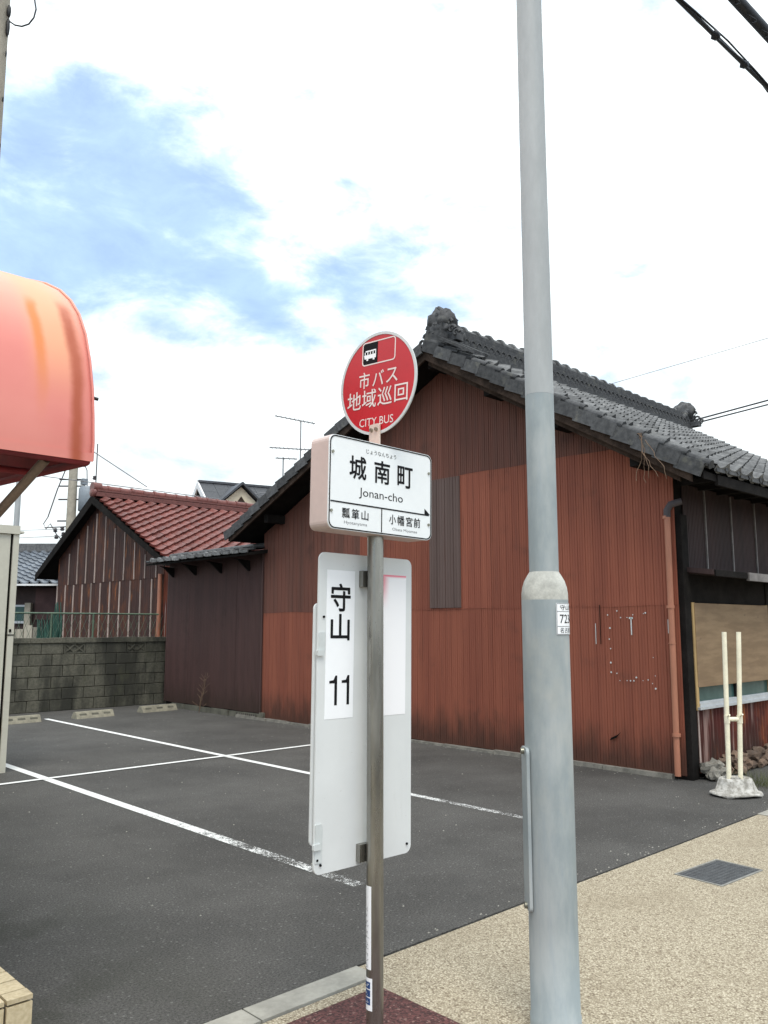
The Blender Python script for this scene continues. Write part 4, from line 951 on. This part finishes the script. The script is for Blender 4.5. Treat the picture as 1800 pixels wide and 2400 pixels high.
for x in xs:
    k = inset(x) / .5
    vs += [(x, y + (cy - y) * k, z + (cz - z) * k * .6 - (.012 * math.sin((x - .2) * 5) if y < 2.74 and z < 2.1 else 0)) for y, z in prof]
n = len(prof); fs = [(i * n + k, (i + 1) * n + k, (i + 1) * n + k + 1, i * n + k + 1) for i in range(len(xs) - 1) for k in range(n - 1)]
b.add(vs, fs, 0, True); end = vs[-n:]
b.add(end + [(XE, 3.71, 2.10)], [tuple(range(n + 1))], 0)
cv = b.build('canopy_cloth', 'awning', aw)
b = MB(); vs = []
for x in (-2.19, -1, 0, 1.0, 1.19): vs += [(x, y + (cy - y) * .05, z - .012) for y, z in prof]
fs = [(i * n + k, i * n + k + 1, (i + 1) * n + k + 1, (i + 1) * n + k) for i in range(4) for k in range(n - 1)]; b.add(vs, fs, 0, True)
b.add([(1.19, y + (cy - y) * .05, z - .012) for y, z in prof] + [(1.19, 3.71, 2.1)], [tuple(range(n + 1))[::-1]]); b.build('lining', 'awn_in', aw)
b = MB(); b.tube([(-2.2, 2.745, 2.065), (1.19, 2.745, 2.065), (1.19, 3.71, 2.105)], .016, 8)
for x in (.35, .75): b.tube([(x, 2.76, 2.07), (x, 3.71, 2.10)], .014, 6)
b.tube([(-2.2, 3.2, 2.085), (1.19, 3.2, 2.085)], .014, 6); b.build('frame', 'awn_in', aw)
for x in (-.9, .1, .62, 1.2):
    b = MB(); b.tube([(x, y - .001, z + .001) for y, z in prof], .0045, 6); b.build('seam', 'awning', aw)
b = MB(); b.box(-2.2, 1.2, 2.7245, 2.7275, 2.062, 2.092); b.build('hem', 'awning', aw)
b = MB(); b.tube([(1.06, 2.78, 2.06), (.87, 3.70, 1.50)], .0165, 8); b.build('brace', 'awn_frame', aw)
b = MB(); b.tube([(1.20, 2.765, 2.30), (1.222, 2.755, 2.295)], .006, 6); b.build('hook', 'black', aw)

# concrete pole against the shop with a cable loop
cp = thing('concrete_pole', 'close pale concrete pole with black clamps and a cable loop', 'utility pole', (1.52, 5.475, 0))
PX, PY = 1.626 - .724 * .150, 5.378 + .69 * .150
b = MB(); b.tube([(PX + .004, PY - .004, 0), (PX, PY, 4.6), (PX - .003, PY + .003, 8)], [.156, .149, .144], 24); b.build('pole', 'pole_concrete', cp)
b = MB(); b.tube([(1.63, 5.375, 5.535), (1.643, 5.368, 5.517), (1.667, 5.345, 5.493), (1.701, 5.312, 5.483), (1.734, 5.281, 5.50), (1.757, 5.259, 5.548), (1.765, 5.251, 5.61), (1.753, 5.263, 5.696), (1.716, 5.298, 5.80), (1.64, 5.37, 5.86)], .0055, 6); b.build('cable_loop', 'cable', cp)
ed = Vector((1.632, 5.372, 0))
for z, sz, sx_ in ((5.59, .05, .014), (5.47, .075, .012), (5.28, .022, .006), (4.95, .022, .006), (4.62, .02, .006)):
    b = MB(); b.blob(ed + Vector((0, 0, z)), (sx_, sx_, sz), int(z * 7), .3, 2); b.build('clamp', 'black', cp)

# ------------------------------------------------------------------ overhead cables along the street
def cable(p0, p1, sag, r, n=24):
    p0, p1 = Vector(p0), Vector(p1); return [p0.lerp(p1, k / n) - Vector((0, 0, sag * 4 * (k / n) * (1 - k / n))) for k in range(n + 1)]
c1 = thing('cable_bundle', 'thin bundled black cables with ties crossing above the street', 'cable', (6, 2.4, 6))
A, B = (-12, 2.99, 6.0), (24, 1.84, 6.0)
base = cable(A, B, 0, .01); b = MB(); b.tube(base, .017, 6)
b.tube([p + Vector((0, .025 * math.sin(i * 1.9), .028 * math.cos(i * 2.3))) for i, p in enumerate(cable(A, B, 0, 0, 90))], .010, 5)
b.tube([p + Vector((0, -.02, .035 * math.sin(i * 1.3))) for i, p in enumerate(cable(A, B, 0, 0, 70))], .007, 5); b.build('strand', 'cable', c1)
b = MB()
for x in (5.83, 6.32, 6.95, 7.6): 
    p = Vector((x, 2.99 - 1.15 * (x + 12) / 36, 6.0)); b.blob(p, (.05, .035, .035), int(x * 9), .5, 1, 3); b.tube([p, p + Vector((.02, -.03, -.05))], .006, 4); b.tube([p, p + Vector((-.02, .02, .05))], .006, 4)
b.build('tie', 'cable', c1)
c2 = thing('thick_cable', 'thick black power cable with loose wrapping wire above the street', 'cable', (6, 2.2, 6))
A, B = (-12, 2.65, 6.0), (24, 1.62, 6.0); b = MB(); b.tube(cable(A, B, 0, 0), .042, 10); b.build('strand', 'cable', c2)
b = MB()
for x0 in (5.45, 5.72, 5.95, 6.3):
    b.tube([Vector((x0 + .12 * k / 8, 2.65 - 1.03 * (x0 + 12) / 36 - .05 * math.sin(k * .4), 6.0 - .035 - .05 * math.sin(k * math.pi / 8))) for k in range(9)], .005, 4)
b.build('wrapping_wire', 'cable', c2)
def px_wire(name, pts, r, label): b = MB(); b.tube(pts, r, 5); return tag(b.build(name, 'cable' if r > .01 else 'wire_grey'), label, 'wire')
def lerp3(a, d, k): return tuple(a[i] + d[i] * k for i in range(3))
px_wire('service_cable', [lerp3((19.4, 9.14, 6.57), (1.35, -1.29, .51), k) for k in (-2.4, 0, 1, 9)], .022, 'upper black cable of the pair rising from behind the grey roof')
px_wire('service_cable', [lerp3((19.44, 9.10, 6.50), (1.31, -1.24, .47), k) for k in (-2.4, 0, 1, 9)], .020, 'lower black cable of the pair rising from behind the grey roof')
px_wire('thin_wire', [lerp3((18.13, 10.35, 7.59), (2.7, -2.57, 1.11), k) for k in (-1.2, 0, 1, 5)], .007, 'single hair thin wire climbing away from the roof ridge')

# ------------------------------------------------------------------ galvanised lamp post
LP = Vector((2.745, 1.95, 0)); RL, RU = .092, .0585
lp = thing('lamp_post', 'thick galvanised lamp post with a stepped shoulder and a numbered plate', 'lamp post', LP)
b = MB(); b.lathe(LP, [(RL + .003, -.004), (RL + .003, .058), (RL, .06), (RL, .4), (RL, 1.0), (RL, 1.60)], 40); b.build('lower_post', 'galv', lp)
b = MB(); b.lathe(LP, [(RL, 1.6), (RL * .995, 1.625), (RL * .955, 1.65), (RL * .87, 1.675), (RL * .75, 1.695), (RU + .004, 1.705), (RU, 1.712)], 40); b.build('shoulder', 'shoulder', lp)
b = MB(); b.lathe(LP, [(RU, 1.705), (RU * .995, 2.1), (RU * .99, 2.44)], 32); b.build('upper_post', 'galv', lp)
b = MB(); b.lathe(LP, [(RU * .991, 2.4405), (RU * .98, 2.9), (RU * .96, 3.5), (RU * .94, 4.2), (RU * .85, 7.5)], 32); b.build('upper_tube', 'galv_dull', lp)
b = MB(); b.tube([LP + Vector((0, 0, 7.45)), LP + Vector((0, -.1, 7.9)), LP + Vector((0, -.5, 8.15)), LP + Vector((0, -1.4, 8.2))], [.05, .045, .04, .035], 10); b.build('arm', 'galv_dull', lp)
b = MB(); b.blob(LP + Vector((0, -1.6, 8.2)), (.10, .28, .06), 2, .05, 2); b.build('lamp_head', 'galv_dull', lp)
vl = Vector((-.745, .667, 0)); tl_ = Vector((.667, .745, 0))
M = frame(LP + vl * (RL - .006), tl_, (0, 0, 1), vl); b = MB()
plate(b, M @ Matrix.Translation((0, .73, 0)), rrect(.10, .60, .02), .0, .012); dr_ = b.build('service_door', 'galv', lp)
b = MB(); b.tube([M @ Vector((0, 1.015, .012)), M @ Vector((0, 1.015, .024))], .012, 8); b.tube([M @ Vector((0, .445, .012)), M @ Vector((0, .445, .022))], .012, 8); b.build('bolt', 'bolt', dr_)
vc = -Vector((LP.x, LP.y, 0)).normalized(); rgt = Vector((-vc.y, vc.x, 0))
def wrap_post(c, rad, a0, zc):
    def f(x, y):
        a = a0 + x / rad; d = vc * math.cos(a) + rgt * math.sin(a)
        return Vector((c.x, c.y, 0)) + d * rad + Vector((0, 0, zc + y))
    return f
def curved(wrap, w_, h_, n=12):
    mb = MB(); vs = []
    for i in range(n + 1):
        x = -w_ / 2 + w_ * i / n; vs += [wrap(x, -h_ / 2), wrap(x, h_ / 2)]
    mb.add(vs, [(2 * i, 2 * i + 2, 2 * i + 3, 2 * i + 1) for i in range(n)], 0, True); return mb
wp = wrap_post(LP, RL + .002, R(64), 1.525); pl = curved(wp, .122, .122).build('number_plate', 'sticker', lp)
wp2 = wrap_post(LP, RL + .0032, R(64), 1.525)
lettering(None, [('守山区', 0, .044, .088, .020, .02), ('7234', 0, .0, .092, .034, .035), ('名古屋市', 0, -.044, .092, .020, .02)], 'ink', pl, wrap=wp2)
b = MB()
for y in (.059, .029, -.029, -.059):
    q = MB(); vs = []
    for i in range(13): x = -.06 + .12 * i / 12; vs += [wp2(x, y - .001), wp2(x, y + .001)]
    b.add(vs, [(2 * i, 2 * i + 2, 2 * i + 3, 2 * i + 1) for i in range(12)])
b.add([wp2(-.06, -.06), wp2(-.058, -.06), wp2(-.058, .06), wp2(-.06, .06)], [(0, 1, 2, 3)]); b.build('plate_line', 'grey_ink', pl)

# ------------------------------------------------------------------ bus stop sign
BP = Vector((2.087, 2.238, 0)); BR = .0302
bs = thing('bus_stop_sign', 'bus stop post with a red disc, white name box and tall grey notice board', 'bus stop', BP)
b = MB(); b.lathe(BP, [(BR, .0), (BR, 1.0), (BR, 2.0)], 32); b.lathe(BP, [(.06, .0), (.058, .012), (BR, .02)], 24); b.build('pole', 'steel', bs)
# name box
NX, NY = 2.068, 2.1775
Mn = frame((NX, NY, 1.998), (1, 0, 0), (0, 0, 1), (0, -1, 0)) @ Matrix.Rotation(R(-.9), 4, 'Z')
b = MB(); plate(b, Mn, rrect(.524, .338, .026), -.10, -.004)
nb = b.build('name_box', 'sign_side', bs)
b = MB(); plate(b, Mn, rrect(.523, .337, .027), -.0038, .001); b.build('name_panel', 'sign_white', nb)
b = MB(); ring2d(b, Mn, rrect(.518, .332, .026), rrect(.510, .324, .023), .0012, .0026); b.build('panel_edge', 'ink', nb)
def sx(s): return s - .048
lettering(Mn, [('城', sx(-.078), .063, .079, .083, .018), ('南', sx(.042), .063, .077, .083, .018), ('町', sx(.162), .061, .079, .080, .018), ('じょうなんちょう', sx(.038), .131, .152, .017, .0)], 'ink', nb, .0016)
lettering(Mn, [('Jonan-cho', sx(.040), -.028, .222, .040, 0)], 'ink', nb, .0016)
lettering(Mn, [('瓢', sx(-.132), -.107, .036, .036, .008), ('箪', sx(-.087), -.107, .036, .036, .008), ('山', sx(-.041), -.107, .033, .034, .008), ('小', sx(.098), -.107, .034, .036, .008), ('幡', sx(.142), -.107, .036, .037, .008), ('宮', sx(.186), -.107, .034, .036, .008), ('前', sx(.228), -.107, .035, .036, .008)], 'ink', nb, .0016)
lettering(Mn, [('Hyotanyama', sx(-.085), -.142, .110, .0145, 0), ('Obata Miyamae', sx(.163), -.144, .132, .0135, 0)], 'grey_ink', nb, .0016)
b = MB(); z0, z1 = .0012, .0022
plate(b, Mn, [(-.252, -.0735), (.246, -.0735), (.246, -.0685), (-.252, -.0685)], z0, z1)
plate(b, Mn, [(-.008, -.160), (-.004, -.160), (-.004, -.0735), (-.008, -.0735)], z0, z1)
plate(b, Mn, [(.222, -.0685), (.252, -.0685), (.222, -.047)], z0, z1); b.build('route_line', 'ink', nb)
b = MB()
for x, y in ((-.246, .105), (-.248, -.105), (.244, .095), (.244, -.108)): b.tube([Mn @ Vector((x, y, 0)), Mn @ Vector((x, y, .005))], .0055, 8)
b.build('screw', 'bolt', nb)
# red disc, turned to face the lot entrance
Mc = frame((2.080, 2.2195, 2.416), (0, -1, 0), (0, 0, 1), (-1, 0, 0)) @ Matrix.Rotation(R(3.0), 4, 'Y') @ Matrix.Rotation(R(-2.6), 4, 'Z')
circ = lambda r_, n=64: [(r_ * math.cos(2 * math.pi * k / n), r_ * math.sin(2 * math.pi * k / n)) for k in range(n)]
b = MB(); plate(b, Mc, circ(.199), -.004, 0.0); ring2d(b, Mc, circ(.2), circ(.1895), .0, .003); rd = b.build('round_sign', 'sign_rim', bs)
b = MB(); plate(b, Mc, circ(.189), .0002, .0012); b.build('red_face', 'sign_red', rd)
lettering(Mc, [('市', -.070, .020, .056, .064, .006), ('バ', .004, .020, .058, .058, .006), ('ス', .076, .020, .058, .054, .006), ('地', -.122, -.055, .074, .071, .006), ('域', -.041, -.055, .074, .071, .006), ('巡', .042, -.055, .074, .069, .006), ('回', .125, -.054, .066, .066, .006), ('CITY BUS', 0, -.147, .178, .031, -.012)], 'sign_pink', rd, .002)
b = MB(); Me = Mc @ Matrix.Translation((.002, .124, 0)); ring2d(b, Me, rrect(.176, .093, .014), rrect(.167, .084, .010), .0014, .0022); b.build('emblem_outline', 'sign_pink', rd)
b = MB(); plate(b, Me, [(-.0825, -.034), (-.0795, -.040), (-.0745, -.0415), (-.006, -.0415), (-.006, .0415), (-.0745, .0415), (-.0795, .040), (-.0825, .034)], .0014, .002); b.build('emblem_block', 'ink', rd)
b = MB(); q0, q1 = .0022, .003
for poly in ([(-.074, -.020), (-.014, -.020), (-.014, -.004), (-.078, -.004)], [(-.070, .008), (-.014, .008), (-.014, .013), (-.070, .013)], [(-.064, -.027), (-.055, -.027), (-.055, -.0205), (-.064, -.0205)], [(-.030, -.027), (-.021, -.027), (-.021, -.0205), (-.030, -.0205)]): plate(b, Me, poly, q0, q1)
for x in (-.074, -.060, -.046, -.032, -.018): plate(b, Me, [(x, -.0035), (x + .004, -.0035), (x + .004, .0075), (x, .0075)], q0, q1)
b.build('bus_emblem', 'sticker', rd)
Mk = frame((2.0725, 2.226, 2.205), (0, -1, 0), (0, 0, 1), (-1, 0, 0)); b = MB(); plate(b, Mk, rrect(.056, .10, .008), -.002, .004); bk = b.build('bracket', 'bracket', bs)
b = MB()
for y in (-.013, .013): b.tube([Mk @ Vector((y, .028, .003)), Mk @ Vector((y, .028, .012))], .0075, 8)
b.build('bolt', 'bolt', bk)
# tall notice board behind the post
Mb = frame((2.092, 2.292, 1.206), (1, 0, 0), (0, 0, 1), (0, -1, 0)) @ Matrix.Rotation(R(-.6), 4, 'Z')
b = MB(); plate(b, Mb, rrect(.472, 1.108, .028), -.006, 0); bd = b.build('notice_board', 'board_grey', bs)
b = MB(); plate(b, Mb @ Matrix.Translation((-.03, -.045, -.012)), rrect(.43, .83, .02), -.006, 0); b.build('back_plate', 'board_grey', bd)
b = MB(); plate(b, Mb, [(-.200, -.037), (-.067, -.037), (-.064, .492), (-.198, .492)], .0003, .001); s1 = b.build('route_sticker', 'sticker', bd)
b = MB(); plate(b, Mb, [(.06, -.041), (.202, -.041), (.205, .488), (.06, .488)], .0003, .001); b.build('faded_sticker', 'faded', bd)
lettering(Mb, [('守', -.132, .393, .092, .098, .018), ('山', -.133, .286, .088, .092, .018)], 'ink', s1, .0016)
for q in (-.158, -.100):
    b = MB(); plate(b, Mb @ Matrix.Translation((q, .062, 0)), [(.002, -.052), (.014, -.052), (.014, .052), (.006, .052), (-.003, .036), (-.022, .034), (-.022, .025), (.002, .025)], .0012, .0018); b.build('lettering', 'ink', s1)
b = MB()
for z0 in (.185, -.47):
    b = MB(); plate(b, Mb @ Matrix.Translation((-.218, z0 + .05, 0)), rrect(.028, .065, .003, 2), .0005, .004); plate(b, Mb @ Matrix.Translation((-.228, z0 + .01, 0)), rrect(.032, .02, .003, 2), .0005, .010); b.build('latch', 'sign_rim', bd)
b = MB(); plate(b, Mb @ Matrix.Translation((-.216, -.455, 0)), rrect(.030, .12, .003, 2), .0005, .003); b.build('latch', 'sign_rim', bd)
b = MB()
for x, y in ((-.211, .322), (-.207, -.523), (.213, -.52), (-.222, -.505)): b.tube([Mb @ Vector((x, y, 0)), Mb @ Vector((x, y, .005))], .0045, 7)
b.build('screw', 'ink', bd)
b = MB()
for z in (.465, -.51):
    b = MB(); plate(b, Mb @ Matrix.Translation((-.025, z, 0)), [(-.018, -.03), (.05, -.03), (.05, .03), (-.018, .03)], .0005, .022); b.build('clamp', 'steel', bd)
# stickers wrapped round the post
vc = -Vector((BP.x, BP.y, 0)).normalized(); rgt = Vector((-vc.y, vc.x, 0))
w1 = wrap_post(BP, BR + .0006, R(-62), .455); w1b = wrap_post(BP, BR + .0012, R(-62), .455)
s2 = curved(w1, .040, .275, 8).build('post_sticker', 'sticker', bs)
b = MB()
for k in range(11):      # worn, unreadable print
    y = .055 - k * .018
    for j in range(5):
        x0 = random.uniform(-.011, .004); yy = y + random.uniform(-.006, .006); ln = random.uniform(.003, .009); v_ = random.random() < .4
        q = [(x0, yy), (x0 + (.0014 if v_ else ln), yy), (x0 + (.0014 if v_ else ln), yy + (ln if v_ else .0014)), (x0, yy + (ln if v_ else .0014))]
        b.add([w1b(*p) for p in q], [(0, 1, 2, 3)])
b.build('worn_print', 'grey_ink', s2)
w2 = wrap_post(BP, BR + .0006, R(-58), .238); w2b = wrap_post(BP, BR + .0012, R(-58), .238); w2c = wrap_post(BP, BR + .0018, R(-58), .238)
s3 = curved(w2, .044, .105, 8).build('post_sticker', 'sticker', bs)
b = MB()
for y in (.018, -.008, -.034):
    vs = []
    for i in range(9): x = -.02 + .035 * i / 8; vs += [w2b(x, y), w2b(x, y + .022)]
    b.add(vs, [(2 * i, 2 * i + 2, 2 * i + 3, 2 * i + 1) for i in range(8)])
b.build('blue_print', 'sticker_blue', s3)
b = MB()
for y in (.018, -.008, -.034):
    for j in range(8):
        x0 = random.uniform(-.016, .008); yy = y + random.uniform(.004, .015); ln = random.uniform(.003, .007); v_ = random.random() < .4
        q = [(x0, yy), (x0 + (.0014 if v_ else ln), yy), (x0 + (.0014 if v_ else ln), yy + (.004 if v_ else .0014)), (x0, yy + (.004 if v_ else .0014))]
        b.add([w2c(*p) for p in q], [(0, 1, 2, 3)])
b.build('worn_print', 'sticker', s3)

# ------------------------------------------------------------------ grit on the asphalt and along the wall foot
b = MB()
for k in range(420):
    if k < 260: x, y = random.uniform(2.2, 7.7), random.uniform(3.0, 12.5)
    elif k < 350: x, y = 7.8 - abs(random.gauss(0, .08)), random.uniform(4.0, 14)
    else: x, y = random.uniform(2.6, 8), 2.92 + abs(random.gauss(0, .05))
    r_ = random.uniform(.003, .009); a = random.uniform(0, 6.28)
    p = [Vector((x + r_ * math.cos(a + q * 1.57), y + r_ * math.sin(a + q * 1.57) * .8, .0005)) for q in range(4)]
    b.add(p + [Vector((x, y, r_ * .8))], [(0, 1, 4), (1, 2, 4), (2, 3, 4), (3, 0, 4)])
tag(b.build('grit', 'kerb'), 'fine pale grit scattered over the asphalt lot', 'grit', kind='stuff')
